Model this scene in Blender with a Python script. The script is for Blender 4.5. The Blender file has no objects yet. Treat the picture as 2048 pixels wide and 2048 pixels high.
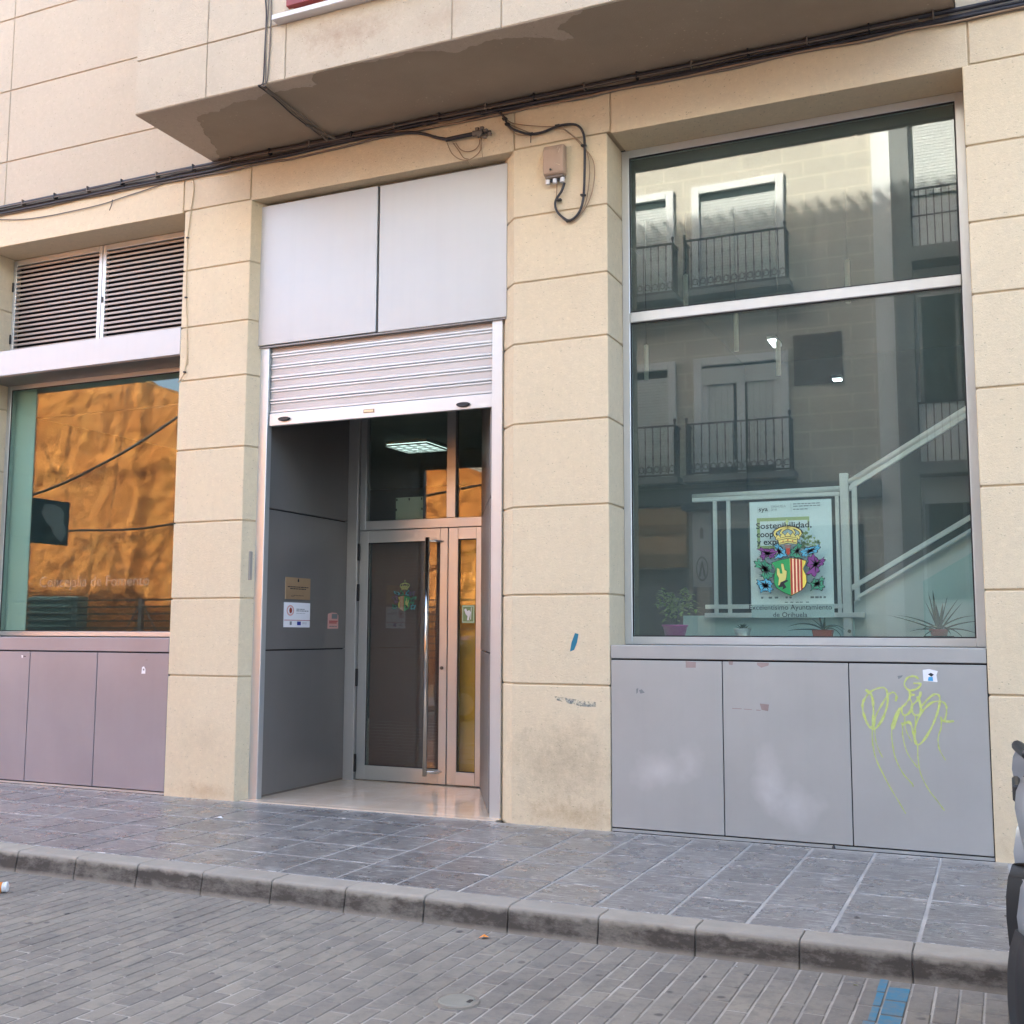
import bpy, bmesh, math, random
from mathutils import Vector, Matrix, noise
random.seed(7)
R = math.radians
SC = bpy.context.scene
COL = SC.collection

# ------------------------------------------------------------------ camera
CAM = Vector((1.096, -7.871, 1.443))
YAW, PITCH, ROLL, FPX = R(23.82), R(6.202), R(0.2215), 2209.4
FW = Vector((-math.sin(YAW) * math.cos(PITCH), math.cos(YAW) * math.cos(PITCH), math.sin(PITCH)))
_r = Vector((math.cos(YAW), math.sin(YAW), 0)); _u = _r.cross(FW)
RT = _r * math.cos(ROLL) + _u * math.sin(ROLL)
UP = -_r * math.sin(ROLL) + _u * math.cos(ROLL)
cd = bpy.data.cameras.new('camera'); cam = bpy.data.objects.new('camera', cd); COL.objects.link(cam)
cam.matrix_world = Matrix(((RT.x, UP.x, -FW.x, CAM.x), (RT.y, UP.y, -FW.y, CAM.y), (RT.z, UP.z, -FW.z, CAM.z), (0, 0, 0, 1)))
cd.sensor_fit = 'HORIZONTAL'; cd.sensor_width = 36; cd.lens = 18 * FPX / 1024
cd.clip_start = 0.05; cd.clip_end = 2000
SC.camera = cam

# ------------------------------------------------------------------ sky, sun, exposure
SUN_AZ, SUN_EL = R(-40), R(37.3)      # azimuth from +Y towards +X
W = bpy.data.worlds.new('World'); SC.world = W; W.use_nodes = True
nt = W.node_tree; nt.nodes.clear()
sky = nt.nodes.new('ShaderNodeTexSky'); sky.sky_type = 'NISHITA'; sky.sun_disc = False
sky.sun_elevation = SUN_EL; sky.sun_rotation = SUN_AZ; sky.altitude = 30; sky.air_density = 0.9; sky.dust_density = 5.0; sky.ozone_density = 0.3
bg = nt.nodes.new('ShaderNodeBackground'); bg.inputs['Strength'].default_value = 0.15
wo = nt.nodes.new('ShaderNodeOutputWorld')
nt.links.new(sky.outputs[0], bg.inputs[0]); nt.links.new(bg.outputs[0], wo.inputs[0])
sl = bpy.data.lights.new('sun', 'SUN'); sl.energy = 4.3; sl.angle = R(0.53); sl.color = (1.0, 0.93, 0.82)
so = bpy.data.objects.new('sun', sl); COL.objects.link(so)
sdir = Vector((math.sin(SUN_AZ) * math.cos(SUN_EL), math.cos(SUN_AZ) * math.cos(SUN_EL), math.sin(SUN_EL)))
so.rotation_euler = sdir.to_track_quat('Z', 'Y').to_euler(); so.location = (0, 20, 40)
SC.view_settings.view_transform = 'Standard'; SC.view_settings.look = 'None'
SC.view_settings.exposure = 3.42; SC.view_settings.gamma = 1.0; SC.view_settings.use_curve_mapping = False
SC.cycles.max_bounces = 10; SC.cycles.diffuse_bounces = 5; SC.cycles.glossy_bounces = 5
SC.cycles.transparent_max_bounces = 16; SC.cycles.use_denoising = True
SC.cycles.sample_clamp_indirect = 6.0; SC.cycles.caustics_reflective = False; SC.cycles.caustics_refractive = False

# ------------------------------------------------------------------ helpers
POS = {}

def at(u, v, x=None, y=None, z=None):
    """the point where a sight line of the 2048 px photograph meets a real plane of the place"""
    d = FW + RT * ((u - 1024) / FPX) - UP * ((v - 1024) / FPX)
    if x is not None: t = (x - CAM.x) / d.x
    elif y is not None: t = (y - CAM.y) / d.y
    else: t = (z - CAM.z) / d.z
    return CAM + d * t

def tag(o, label=None, cat=None, group=None, kind=None):
    if label: o['label'] = label
    if cat: o['category'] = cat
    if group: o['group'] = group
    if kind: o['kind'] = kind
    return o

def empty(name, loc, parent=None):
    o = bpy.data.objects.new(name, None); COL.objects.link(o)
    o.empty_display_size = 0.1
    return place(o, Vector(loc), parent)

def place(o, loc, parent=None):
    POS[o] = Vector(loc)
    if parent is not None:
        o.parent = parent; o.location = Vector(loc) - POS[parent]
    else:
        o.location = loc
    return o

def link(name, me, loc, parent=None, mat=None):
    o = bpy.data.objects.new(name, me); COL.objects.link(o)
    if mat is not None and len(me.materials) == 0: me.materials.append(mat)
    return place(o, loc, parent)

class MB:
    def __init__(s): s.v = []; s.f = []; s.mi = []; s.m = 0
    def add(s, vs, fs):
        b = len(s.v); s.v += [tuple(p) for p in vs]
        s.f += [tuple(i + b for i in f) for f in fs]; s.mi += [s.m] * len(fs)
        return s
    def box(s, x0, x1, y0, y1, z0, z1):
        return s.add([(x0, y0, z0), (x1, y0, z0), (x1, y1, z0), (x0, y1, z0), (x0, y0, z1), (x1, y0, z1), (x1, y1, z1), (x0, y1, z1)],
                     [(0, 3, 2, 1), (4, 5, 6, 7), (0, 1, 5, 4), (1, 2, 6, 5), (2, 3, 7, 6), (3, 0, 4, 7)])
    def prism(s, pts, z0, z1):       # plan polygon (counter-clockwise seen from above) extruded in z
        n = len(pts)
        return s.add([(p[0], p[1], z0) for p in pts] + [(p[0], p[1], z1) for p in pts],
                     [tuple(range(n - 1, -1, -1)), tuple(range(n, 2 * n))] + [(i, (i + 1) % n, n + (i + 1) % n, n + i) for i in range(n)])
    def prism_x(s, pts, x0, x1):     # (y, z) polygon extruded in x
        n = len(pts)
        return s.add([(x0, p[0], p[1]) for p in pts] + [(x1, p[0], p[1]) for p in pts],
                     [tuple(range(n - 1, -1, -1)), tuple(range(n, 2 * n))] + [(i, (i + 1) % n, n + (i + 1) % n, n + i) for i in range(n)])
    def prism_y(s, pts, y0, y1):     # (x, z) polygon extruded in y
        n = len(pts)
        return s.add([(p[0], y0, p[1]) for p in pts] + [(p[0], y1, p[1]) for p in pts],
                     [tuple(range(n)), tuple(range(2 * n - 1, n - 1, -1))] + [(i, n + i, n + (i + 1) % n, (i + 1) % n) for i in range(n)])
    def tube(s, pts, r, n=6, smooth=3, r_end=None):
        P = [Vector(p) for p in pts]
        if smooth > 1 and len(P) > 2:
            Q = []
            for i in range(len(P) - 1):
                p0 = P[max(i - 1, 0)]; p1 = P[i]; p2 = P[i + 1]; p3 = P[min(i + 2, len(P) - 1)]
                for k in range(smooth):
                    t = k / smooth
                    Q.append(0.5 * ((2 * p1) + (p2 - p0) * t + (2 * p0 - 5 * p1 + 4 * p2 - p3) * t * t + (3 * p1 - p0 - 3 * p2 + p3) * t ** 3))
            Q.append(P[-1]); P = Q
        vs = []; ref = None
        for i, p in enumerate(P):
            d = (P[min(i + 1, len(P) - 1)] - P[max(i - 1, 0)])
            if d.length < 1e-9: d = Vector((0, 0, 1))
            d.normalize()
            if ref is None:
                ref = Vector((0, 0, 1)) if abs(d.z) < 0.9 else Vector((1, 0, 0))
            a = d.cross(ref).normalized(); b = d.cross(a).normalized(); ref = -b if b.dot(ref) < 0 else b
            rr = r if r_end is None else r + (r_end - r) * i / (len(P) - 1)
            for k in range(n):
                an = 2 * math.pi * k / n
                vs.append(p + a * (rr * math.cos(an)) + b * (rr * math.sin(an)))
        fs = []
        for i in range(len(P) - 1):
            for k in range(n):
                fs.append((i * n + k, i * n + (k + 1) % n, (i + 1) * n + (k + 1) % n, (i + 1) * n + k))
        fs.append(tuple(range(n - 1, -1, -1))); m = (len(P) - 1) * n; fs.append(tuple(range(m, m + n)))
        return s.add(vs, fs)
    def lathe(s, prof, cx, cy, n=20):
        vs = []; fs = []
        for (r, z) in prof:
            for k in range(n):
                a = 2 * math.pi * k / n; vs.append((cx + r * math.cos(a), cy + r * math.sin(a), z))
        for i in range(len(prof) - 1):
            for k in range(n):
                fs.append((i * n + k, i * n + (k + 1) % n, (i + 1) * n + (k + 1) % n, (i + 1) * n + k))
        fs.append(tuple(range(n - 1, -1, -1))); m = (len(prof) - 1) * n; fs.append(tuple(range(m, m + n)))
        return s.add(vs, fs)
    def build(s, name, mat, parent=None, bevel=0, smooth=False, segs=1):
        vs = [Vector(v) for v in s.v]
        lo = Vector((min(v[i] for v in s.v) for i in range(3))); hi = Vector((max(v[i] for v in s.v) for i in range(3)))
        c = (lo + hi) / 2
        me = bpy.data.meshes.new(name); me.from_pydata([tuple(v - c) for v in vs], [], s.f)
        mats = mat if isinstance(mat, (list, tuple)) else [mat]
        for m in mats: me.materials.append(m)
        if len(mats) > 1:
            for p, i in zip(me.polygons, s.mi): p.material_index = i
        bm = bmesh.new(); bm.from_mesh(me)
        bmesh.ops.recalc_face_normals(bm, faces=bm.faces)
        if bevel:
            es = [e for e in bm.edges if len(e.link_faces) == 2 and e.calc_face_angle(0) > 0.4]
            bmesh.ops.bevel(bm, geom=es, offset=bevel, segments=segs, affect='EDGES', profile=0.5, clamp_overlap=True)
        bm.to_mesh(me); bm.free()
        if smooth:
            me.polygons.foreach_set('use_smooth', [True] * len(me.polygons))
        return link(name, me, c, parent)

def box(name, x0, x1, y0, y1, z0, z1, mat, parent=None, bevel=0.0, segs=1):
    return MB().box(x0, x1, y0, y1, z0, z1).build(name, mat, parent, bevel, segs=segs)

def copy_tree(o, delta, parent=None):
    c = o.copy(); COL.objects.link(c)
    if parent is None:
        POS[c] = POS[o] + Vector(delta); c.location = POS[c]
    else:
        c.parent = parent; POS[c] = POS[o] + Vector(delta); c.location = o.location
    for ch in o.children: copy_tree(ch, delta, c)
    return c

def flat(name, polys, y, mat, parent=None, flip=1):
    """flat print: (x, z) polygons on the plane y, 0.4 mm of thickness"""
    m = MB()
    for p in polys: m.prism_y(p, y - 0.0002, y + 0.0002)
    return m.build(name, mat, parent)

def text(name, body, x0, x1, z, y, mat, parent=None, bold=0.0, size=None, mirror=False):
    cu = bpy.data.curves.new(name, 'FONT'); cu.body = body; cu.size = 1.0; cu.offset = bold; cu.resolution_u = 3
    t = bpy.data.objects.new(name, cu)
    me = bpy.data.meshes.new_from_object(t); bpy.data.objects.remove(t)
    xs = [v.co.x for v in me.vertices]; a, b = min(xs), max(xs)
    k = (x1 - x0) / (b - a); kz = size if size else k
    for v in me.vertices:
        fx = (v.co.x - a) * k
        X = (x1 - fx) if mirror else (x0 + fx)
        v.co = (X - (x0 + x1) / 2, v.co.z, v.co.y * kz)
    me.name = name; me.materials.clear(); me.materials.append(mat)
    return link(name, me, Vector(((x0 + x1) / 2, y, z)), parent)

# ------------------------------------------------------------------ materials
def srgb(r, g, b):
    f = lambda c: (c / 255) / 12.92 if c / 255 <= 0.04045 else ((c / 255 + 0.055) / 1.055) ** 2.4
    return (f(r), f(g), f(b), 1)

class N:
    def __init__(s, name):
        s.m = bpy.data.materials.new(name); s.m.use_nodes = True; s.t = s.m.node_tree
        s.b = s.t.nodes['Principled BSDF']; s.o = s.t.nodes['Material Output']
        s.geo = None
    def n(s, typ, **kw):
        nd = s.t.nodes.new(typ)
        for k, v in kw.items():
            if k.startswith('i_'):
                key = k[2:].replace('_', ' ')
                nd.inputs[key].default_value = v
            else: setattr(nd, k, v)
        return nd
    def l(s, a, b): s.t.links.new(a, b)
    def pos(s):
        if s.geo is None: s.geo = s.n('ShaderNodeNewGeometry')
        return s.geo.outputs['Position']
    def mapping(s, scale=(1, 1, 1), loc=(0, 0, 0), rot=(0, 0, 0)):
        mp = s.n('ShaderNodeMapping'); mp.inputs['Scale'].default_value = scale; mp.inputs['Location'].default_value = loc; mp.inputs['Rotation'].default_value = rot
        s.l(s.pos(), mp.inputs['Vector']); return mp.outputs[0]
    def noise(s, scale, detail=4, rough=0.55, vec=None, dist=0.0):
        nd = s.n('ShaderNodeTexNoise'); nd.inputs['Scale'].default_value = scale; nd.inputs['Detail'].default_value = detail
        nd.inputs['Roughness'].default_value = rough; nd.inputs['Distortion'].default_value = dist
        s.l(vec if vec is not None else s.pos(), nd.inputs['Vector']); return nd.outputs['Fac']
    def ramp(s, fac, stops, interp='LINEAR'):
        nd = s.n('ShaderNodeValToRGB'); nd.color_ramp.interpolation = interp; e = nd.color_ramp.elements
        while len(e) < len(stops): e.new(0.5)
        for el, (p, c) in zip(e, stops):
            el.position = p; el.color = c if len(c) == 4 else (*c, 1)
        s.l(fac, nd.inputs['Fac']); return nd.outputs['Color']
    def g(s, fac, a, b, va=0.0, vb=1.0):
        nd = s.n('ShaderNodeMapRange'); nd.inputs['From Min'].default_value = a; nd.inputs['From Max'].default_value = b
        nd.inputs['To Min'].default_value = va; nd.inputs['To Max'].default_value = vb
        s.l(fac, nd.inputs['Value']); return nd.outputs[0]
    def mix(s, fac, a, b, mode='MIX'):
        nd = s.n('ShaderNodeMix', data_type='RGBA', blend_type=mode)
        if isinstance(fac, float) or isinstance(fac, int): nd.inputs[0].default_value = fac
        else: s.l(fac, nd.inputs[0])
        for idx, c in ((6, a), (7, b)):
            if isinstance(c, (tuple, list)): nd.inputs[idx].default_value = c if len(c) == 4 else (*c, 1)
            else: s.l(c, nd.inputs[idx])
        return nd.outputs[2]
    def math(s, op, a, b=None):
        nd = s.n('ShaderNodeMath', operation=op)
        for i, c in enumerate((a, b)):
            if c is None: continue
            if isinstance(c, (int, float)): nd.inputs[i].default_value = c
            else: s.l(c, nd.inputs[i])
        return nd.outputs[0]
    def xyz(s):
        nd = s.n('ShaderNodeSeparateXYZ'); s.l(s.pos(), nd.inputs[0]); return nd.outputs
    def rnd(s):
        return s.n('ShaderNodeObjectInfo').outputs['Random']
    def bump(s, h, strength=0.3, dist=0.01, chain=None):
        nd = s.n('ShaderNodeBump'); nd.inputs['Strength'].default_value = strength; nd.inputs['Distance'].default_value = dist
        s.l(h, nd.inputs['Height'])
        if chain is not None: s.l(chain, nd.inputs['Normal'])
        return nd.outputs[0]
    def out(s, color=None, rough=None, metal=None, normal=None, spec=None):
        b = s.b.inputs
        for key, v in (('Base Color', color), ('Roughness', rough), ('Metallic', metal), ('Specular IOR Level', spec)):
            if v is None: continue
            if isinstance(v, (int, float)): b[key].default_value = v
            elif isinstance(v, (tuple, list)): b[key].default_value = v if len(v) == 4 else (*v, 1)
            else: s.l(v, b[key])
        if normal is not None: s.l(normal, b['Normal'])
        return s.m

def plain(name, col, rough=0.6, metal=0.0, spec=0.5, bump=0.0, bscale=200, var=0.0):
    k = N(name); c = col if len(col) == 4 else (*col, 1)
    if var:
        f = k.noise(3.0, 5, 0.6)
        c2 = k.mix(k.g(f, 0.3, 0.7), tuple(x * (1 - var) for x in c[:3]) + (1,), tuple(min(1, x * (1 + var)) for x in c[:3]) + (1,))
    else: c2 = c
    nm = k.bump(k.noise(bscale, 3), bump, 0.004) if bump else None
    return k.out(c2, rough, metal, nm, spec)

def stucco(name, base, tint, pits=0.5, dirt=None, rough=0.9):
    k = N(name)
    big = k.noise(0.9, 5, 0.6); fine = k.noise(55, 5, 0.7); grain = k.noise(240, 3, 0.6)
    c = k.mix(k.g(big, 0.3, 0.72), base, tint)
    st = k.noise(3.2, 6, 0.65, vec=k.mapping((1, 1, 0.25)))
    c = k.mix(k.g(st, 0.5, 0.85, 0, 0.22), c, tuple(x * 0.72 for x in base[:3]))
    c = k.mix(k.g(grain, 0.35, 0.70, 0.0, 0.34), c, tuple(x * 0.66 for x in base[:3]))
    rv = k.rnd(); c = k.mix(k.g(rv, 0, 1, 0.0, 0.20), c, tuple(x * 0.80 for x in base[:3]))
    c = k.mix(k.g(k.noise(16, 4, 0.7), 0.42, 0.72, 0.0, 0.26), c, tuple(x * 0.70 for x in base[:3]))
    c = k.mix(k.g(k.noise(28, 3, 0.6, vec=k.mapping(loc=(5, 3, 9))), 0.55, 0.75, 0.0, 0.35), c, tuple(min(1, x * 1.14) for x in base[:3]))
    vor = k.n('ShaderNodeTexVoronoi', feature='F1'); vor.inputs['Scale'].default_value = 30
    k.l(k.mapping((1, 1, 1.7)), vor.inputs['Vector'])
    pit = k.math('MULTIPLY', k.g(vor.outputs['Distance'], 0.05, 0.22, 1.0, 0.0), k.g(k.noise(21, 3), 0.50, 0.58))
    c = k.mix(k.math('MULTIPLY', pit, 0.75), c, tuple(x * 0.40 for x in base[:3]))
    if dirt:
        X = k.xyz()
        for (x, z, rx, rz, col, amt) in dirt:
            dx = k.math('DIVIDE', k.math('SUBTRACT', X[0], x), rx); dz = k.math('DIVIDE', k.math('SUBTRACT', X[2], z), rz)
            d = k.math('SQRT', k.math('ADD', k.math('MULTIPLY', dx, dx), k.math('MULTIPLY', dz, dz)))
            e = k.math('ADD', d, k.g(k.noise(9, 8, 0.82), 0.25, 0.75, -0.9, 0.9))
            c = k.mix(k.g(e, -0.2, 1.0, amt, 0.0), c, col)
    h = k.math('ADD', k.math('MULTIPLY', fine, 0.7), k.math('MULTIPLY', grain, 0.6))
    h = k.math('SUBTRACT', h, k.math('MULTIPLY', pit, 1.4 * pits))
    return k.out(c, rough, 0, k.bump(h, 0.85, 0.010), 0.25)

def metal_panel(name, col, rough=0.4, metal=0.75, smudge=0.08, glare_spots=None):
    k = N(name)
    br = k.noise(9, 3, 0.5, vec=k.mapping((0.4, 0.4, 6)))
    bl = k.noise(1.6, 5, 0.6)
    c = k.mix(k.g(bl, 0.3, 0.7), tuple(x * (1 - smudge) for x in col[:3]), tuple(x * (1 + smudge) for x in col[:3]))
    c = k.mix(k.g(k.noise(70, 4, 0.7), 0.66, 0.80, 0, 0.35), c, tuple(x * 0.55 for x in col[:3]))
    c = k.mix(k.g(k.noise(1.0, 4, 0.6, vec=k.mapping((17, 17, 0.35))), 0.50, 0.75, 0, 0.07), c, tuple(x * 0.72 for x in col[:3]))
    r = k.g(k.math('ADD', bl, k.math('MULTIPLY', br, 0.3)), 0.3, 1.0, rough - 0.07, rough + 0.09)
    if glare_spots:
        X = k.xyz()
        for (x, z, rx, rz, col2, amt) in glare_spots:
            dx = k.math('DIVIDE', k.math('SUBTRACT', X[0], x), rx); dz = k.math('DIVIDE', k.math('SUBTRACT', X[2], z), rz)
            d = k.math('SQRT', k.math('ADD', k.math('MULTIPLY', dx, dx), k.math('MULTIPLY', dz, dz)))
            e = k.math('ADD', d, k.g(k.noise(5, 3, 0.5), 0.2, 0.8, -0.45, 0.45))
            c = k.mix(k.g(e, 0.0, 1.0, amt, 0.0), c, col2)
    return k.out(c, r, metal, k.bump(k.noise(1.3, 2), 0.05, 0.02), 0.5)

def glass(name, tint, f0=0.055, wob=0.0012, veil=0.03):
    k = N(name); t = k.t; t.nodes.remove(k.b)
    geo = k.n('ShaderNodeNewGeometry'); k.geo = geo
    bmp = k.bump(k.noise(1.1, 1, 0.3), 0.25, wob)
    dp = k.n('ShaderNodeVectorMath', operation='DOT_PRODUCT'); k.l(geo.outputs['Normal'], dp.inputs[0]); k.l(geo.outputs['Incoming'], dp.inputs[1])
    c = k.math('SUBTRACT', 1.0, k.math('ABSOLUTE', dp.outputs['Value']))
    p5 = k.math('POWER', c, 5.0)
    fac = k.math('ADD', k.math('MULTIPLY', p5, 1 - f0), f0)
    tr = k.n('ShaderNodeBsdfTransparent'); tr.inputs[0].default_value = tint
    gl = k.n('ShaderNodeBsdfGlossy'); gl.inputs['Roughness'].default_value = 0.0; gl.inputs['Color'].default_value = (1, 1, 1, 1)
    k.l(bmp, gl.inputs['Normal'])
    mx = k.n('ShaderNodeMixShader'); k.l(fac, mx.inputs[0]); k.l(tr.outputs[0], mx.inputs[1]); k.l(gl.outputs[0], mx.inputs[2])
    df = k.n('ShaderNodeBsdfDiffuse'); df.inputs[0].default_value = (0.52, 0.74, 0.72, 1)  # thin blue-green diffuse veil mixed over the pane
    dm = k.n('ShaderNodeMixShader'); k.l(k.g(k.noise(1.4, 5, 0.65), 0.3, 0.7, veil * 0.7, veil * 1.3), dm.inputs[0]); k.l(mx.outputs[0], dm.inputs[1]); k.l(df.outputs[0], dm.inputs[2])
    k.l(dm.outputs[0], k.o.inputs['Surface'])
    return k.m

def emit(name, col, st):
    k = N(name); k.out(col, 0.5); k.b.inputs['Emission Color'].default_value = col; k.b.inputs['Emission Strength'].default_value = st
    return k.m

DIRT = (0.16, 0.105, 0.055)
M = {}
M['cream'] = stucco('cream_scratched_render', (0.775, 0.648, 0.452), (0.740, 0.605, 0.405),
                    dirt=[(-1.95, 0.48, 0.55, 0.34, DIRT, 0.34), (-1.85, 0.10, 0.5, 0.13, (0.34, 0.20, 0.08), 0.45), (-5.3, 0.06, 0.4, 0.09, (0.42, 0.22, 0.09), 0.4), (-5.3, 0.5, 0.3, 0.2, DIRT, 0.12), (1.35, 0.08, 0.4, 0.1, (0.36, 0.21, 0.09), 0.4)])
M['pink'] = stucco('pinkish_upper_render', (0.600, 0.507, 0.378), (0.560, 0.470, 0.346), pits=0.4,
                   dirt=[(-3.35, 6.02, 0.45, 0.17, (0.34, 0.21, 0.13), 0.55), (-2.5, 5.95, 0.3, 0.12, (0.4, 0.28, 0.19), 0.35)])
M['joint'] = plain('joint_mortar', (0.56, 0.445, 0.295), 0.95, bump=0.3, var=0.1)
M['joint_light'] = plain('joint_mortar_pale', (0.52, 0.40, 0.29), 0.95, bump=0.3, var=0.1)
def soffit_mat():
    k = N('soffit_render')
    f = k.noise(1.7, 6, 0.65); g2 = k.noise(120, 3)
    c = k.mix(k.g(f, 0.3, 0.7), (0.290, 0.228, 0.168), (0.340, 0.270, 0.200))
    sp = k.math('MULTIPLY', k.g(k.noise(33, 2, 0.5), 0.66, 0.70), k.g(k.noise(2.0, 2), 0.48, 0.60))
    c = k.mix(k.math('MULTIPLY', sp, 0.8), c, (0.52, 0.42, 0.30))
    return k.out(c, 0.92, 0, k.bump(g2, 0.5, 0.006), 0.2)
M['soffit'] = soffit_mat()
M['plaster'] = stucco('soffit_plaster_pale', (0.510, 0.415, 0.325), (0.470, 0.380, 0.295), pits=0.2)
M['panel'] = metal_panel('grey_satin_panel', (0.425, 0.424, 0.406), 0.36, 0.30, 0.05,
                         glare_spots=[(-1.20, 0.45, 0.26, 0.16, (0.80, 0.79, 0.78), 0.34), (-1.0, 0.52, 0.12, 0.14, (0.80, 0.79, 0.78), 0.25), (-0.42, 0.42, 0.13, 0.26, (0.80, 0.79, 0.78), 0.36), (-0.25, 0.26, 0.2, 0.17, (0.80, 0.79, 0.78), 0.36)])  # pale patches of reflected, hazy light painted into the panel colour
M['panel_mauve_cast'] = metal_panel('satin_panel_mauve_cast', (0.300, 0.285, 0.310), 0.32, 0.30, 0.05)  # same satin panels; mauve cast of reflected light put into the colour
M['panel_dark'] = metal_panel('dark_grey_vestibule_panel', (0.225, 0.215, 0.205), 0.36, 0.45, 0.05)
M['fascia'] = metal_panel('silver_fascia_panel', (0.445, 0.445, 0.428), 0.45, 0.4, 0.03)
M['alu'] = metal_panel('anodised_aluminium', (0.53, 0.545, 0.535), 0.32, 0.6, 0.03)
M['alu_white'] = metal_panel('pale_aluminium', (0.585, 0.59, 0.575), 0.35, 0.45, 0.02)
M['shutter'] = plain('perforated_shutter_slat', (0.50, 0.465, 0.44), 0.5, 0.35, bump=0.25, bscale=350, var=0.05)
M['black'] = plain('black_rubber', (0.012, 0.012, 0.013), 0.5)
M['gap'] = plain('dark_gap', (0.02, 0.02, 0.02), 0.9)
M['steel'] = plain('polished_steel', (0.72, 0.69, 0.65), 0.12, 1.0)
M['glass_big'] = glass('display_glass', (0.885, 0.945, 0.925, 1), 0.070, veil=0.040)
M['glass_left'] = glass('tinted_display_glass', (0.76, 0.87, 0.825, 1), 0.055, veil=0.012)
M['glass_door'] = glass('door_glass', (0.86, 0.90, 0.88, 1), 0.055, veil=0.018)
M['glass_far'] = plain('window_glass_far', (0.03, 0.045, 0.045), 0.05, 0, 0.8)
def tile_mat():
    k = N('slate_pattern_tile')
    v = k.noise(1.0, 5, 0.7, vec=k.mapping((6, 44, 1), rot=(0, 0, 0.10)), dist=0.9)
    rv = k.rnd(); big = k.noise(0.8, 4, 0.6)
    c = k.mix(k.g(rv, 0, 1), (0.120, 0.111, 0.105), (0.172, 0.158, 0.146))
    c = k.mix(k.g(big, 0.3, 0.7, 0, 0.5), c, (0.150, 0.137, 0.127))
    c = k.mix(k.math('MULTIPLY', k.g(v, 0.53, 0.60, 0, 0.9), k.g(k.noise(2.0, 4, 0.7), 0.42, 0.60, 0.08, 1.0)), c, (0.42, 0.395, 0.365))
    c = k.mix(k.g(k.noise(1.0, 4, 0.7, vec=k.mapping((11, 62, 1), loc=(3, 7, 0), rot=(0, 0, -0.25)), dist=1.0), 0.58, 0.63, 0, 0.9), c, (0.50, 0.475, 0.445))
    X = k.xyz()
    edge = k.math('ADD', X[1], k.g(k.noise(6, 4, 0.7), 0.2, 0.8, -0.10, 0.10))
    c = k.mix(k.g(edge, -0.16, -0.02, 0, 0.6), c, (0.42, 0.39, 0.35))
    r = k.g(k.noise(4, 4, 0.6), 0.3, 0.7, 0.20, 0.42)
    h = k.math('ADD', v, k.math('MULTIPLY', k.noise(60, 3), 0.3))
    return k.out(c, r, 0, k.bump(h, 0.45, 0.006), 0.55)
M['tile'] = tile_mat()
M['grout'] = plain('pavement_grout', (0.335, 0.315, 0.29), 0.95, bump=0.5, bscale=90, var=0.2)
def kerb_mat():
    k = N('concrete_kerb')
    f = k.noise(5, 6, 0.7); g2 = k.noise(150, 3); rv = k.rnd()
    c = k.mix(k.g(f, 0.3, 0.7), (0.275, 0.245, 0.202), (0.350, 0.314, 0.260))
    c = k.mix(k.g(rv, 0, 1, 0, 0.3), c, (0.20, 0.18, 0.16))
    X = k.xyz()
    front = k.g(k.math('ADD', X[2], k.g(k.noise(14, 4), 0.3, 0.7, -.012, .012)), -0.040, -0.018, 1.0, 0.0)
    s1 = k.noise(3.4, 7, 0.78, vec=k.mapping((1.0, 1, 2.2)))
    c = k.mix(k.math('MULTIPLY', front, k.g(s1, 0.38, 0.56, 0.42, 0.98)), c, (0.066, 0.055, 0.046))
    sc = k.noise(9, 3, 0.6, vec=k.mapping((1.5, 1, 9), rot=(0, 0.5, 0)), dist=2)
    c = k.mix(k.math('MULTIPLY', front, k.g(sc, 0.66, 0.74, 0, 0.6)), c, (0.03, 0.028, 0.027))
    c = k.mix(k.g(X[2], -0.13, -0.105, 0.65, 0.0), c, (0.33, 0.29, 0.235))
    return k.out(c, 0.85, 0, k.bump(k.math('ADD', f, k.math('MULTIPLY', g2, 0.4)), 0.4, 0.006), 0.3)
M['kerb'] = kerb_mat()
def paver_mat(name, rnd=True):
    k = N(name)
    big = k.noise(0.55, 4, 0.6); f = k.noise(11, 5, 0.7); g2 = k.noise(190, 3)
    c = k.mix(k.g(big, 0.3, 0.7), (0.198, 0.176, 0.146), (0.272, 0.241, 0.194))
    if rnd:
        c = k.mix(k.g(k.rnd(), 0, 1, 0, 0.65), c, (0.142, 0.127, 0.114))
    else:
        cell = k.n('ShaderNodeTexVoronoi', feature='F1'); cell.inputs['Scale'].default_value = 5; k.l(k.mapping((1, 0.5, 0)), cell.inputs['Vector'])
        c = k.mix(k.g(cell.outputs['Color'], 0, 1, 0, 0.6), c, (0.142, 0.127, 0.114))
    c = k.mix(k.g(f, 0.50, 0.72, 0, 0.6), c, (0.112, 0.103, 0.098))
    vor = k.n('ShaderNodeTexVoronoi', feature='F1'); vor.inputs['Scale'].default_value = 6.5; k.l(k.pos(), vor.inputs['Vector'])
    sp = k.math('MULTIPLY', k.g(k.math('ADD', vor.outputs['Distance'], k.g(k.noise(30, 3), 0.3, 0.7, -0.02, 0.02)), 0.10, 0.16, 0.8, 0.0), k.g(k.noise(2.3, 3), 0.46, 0.54))
    c = k.mix(k.g(k.noise(2.1, 7, 0.72, vec=k.mapping(loc=(4, 9, 0))), 0.50, 0.68, 0, 0.45), c, (0.098, 0.087, 0.076))
    c = k.mix(sp, c, (0.050, 0.045, 0.045))
    c = k.mix(k.g(k.noise(47, 4, 0.75), 0.62, 0.72, 0, 0.55), c, (0.33, 0.31, 0.28))
    return k.out(c, k.g(f, 0.3, 0.7, 0.62, 0.85), 0, k.bump(k.math('ADD', f, k.math('MULTIPLY', g2, 0.5)), 0.35, 0.004), 0.4)
M['paver'] = paver_mat('concrete_paver'); M['paver_far'] = paver_mat('concrete_paver_far', False)
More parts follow.
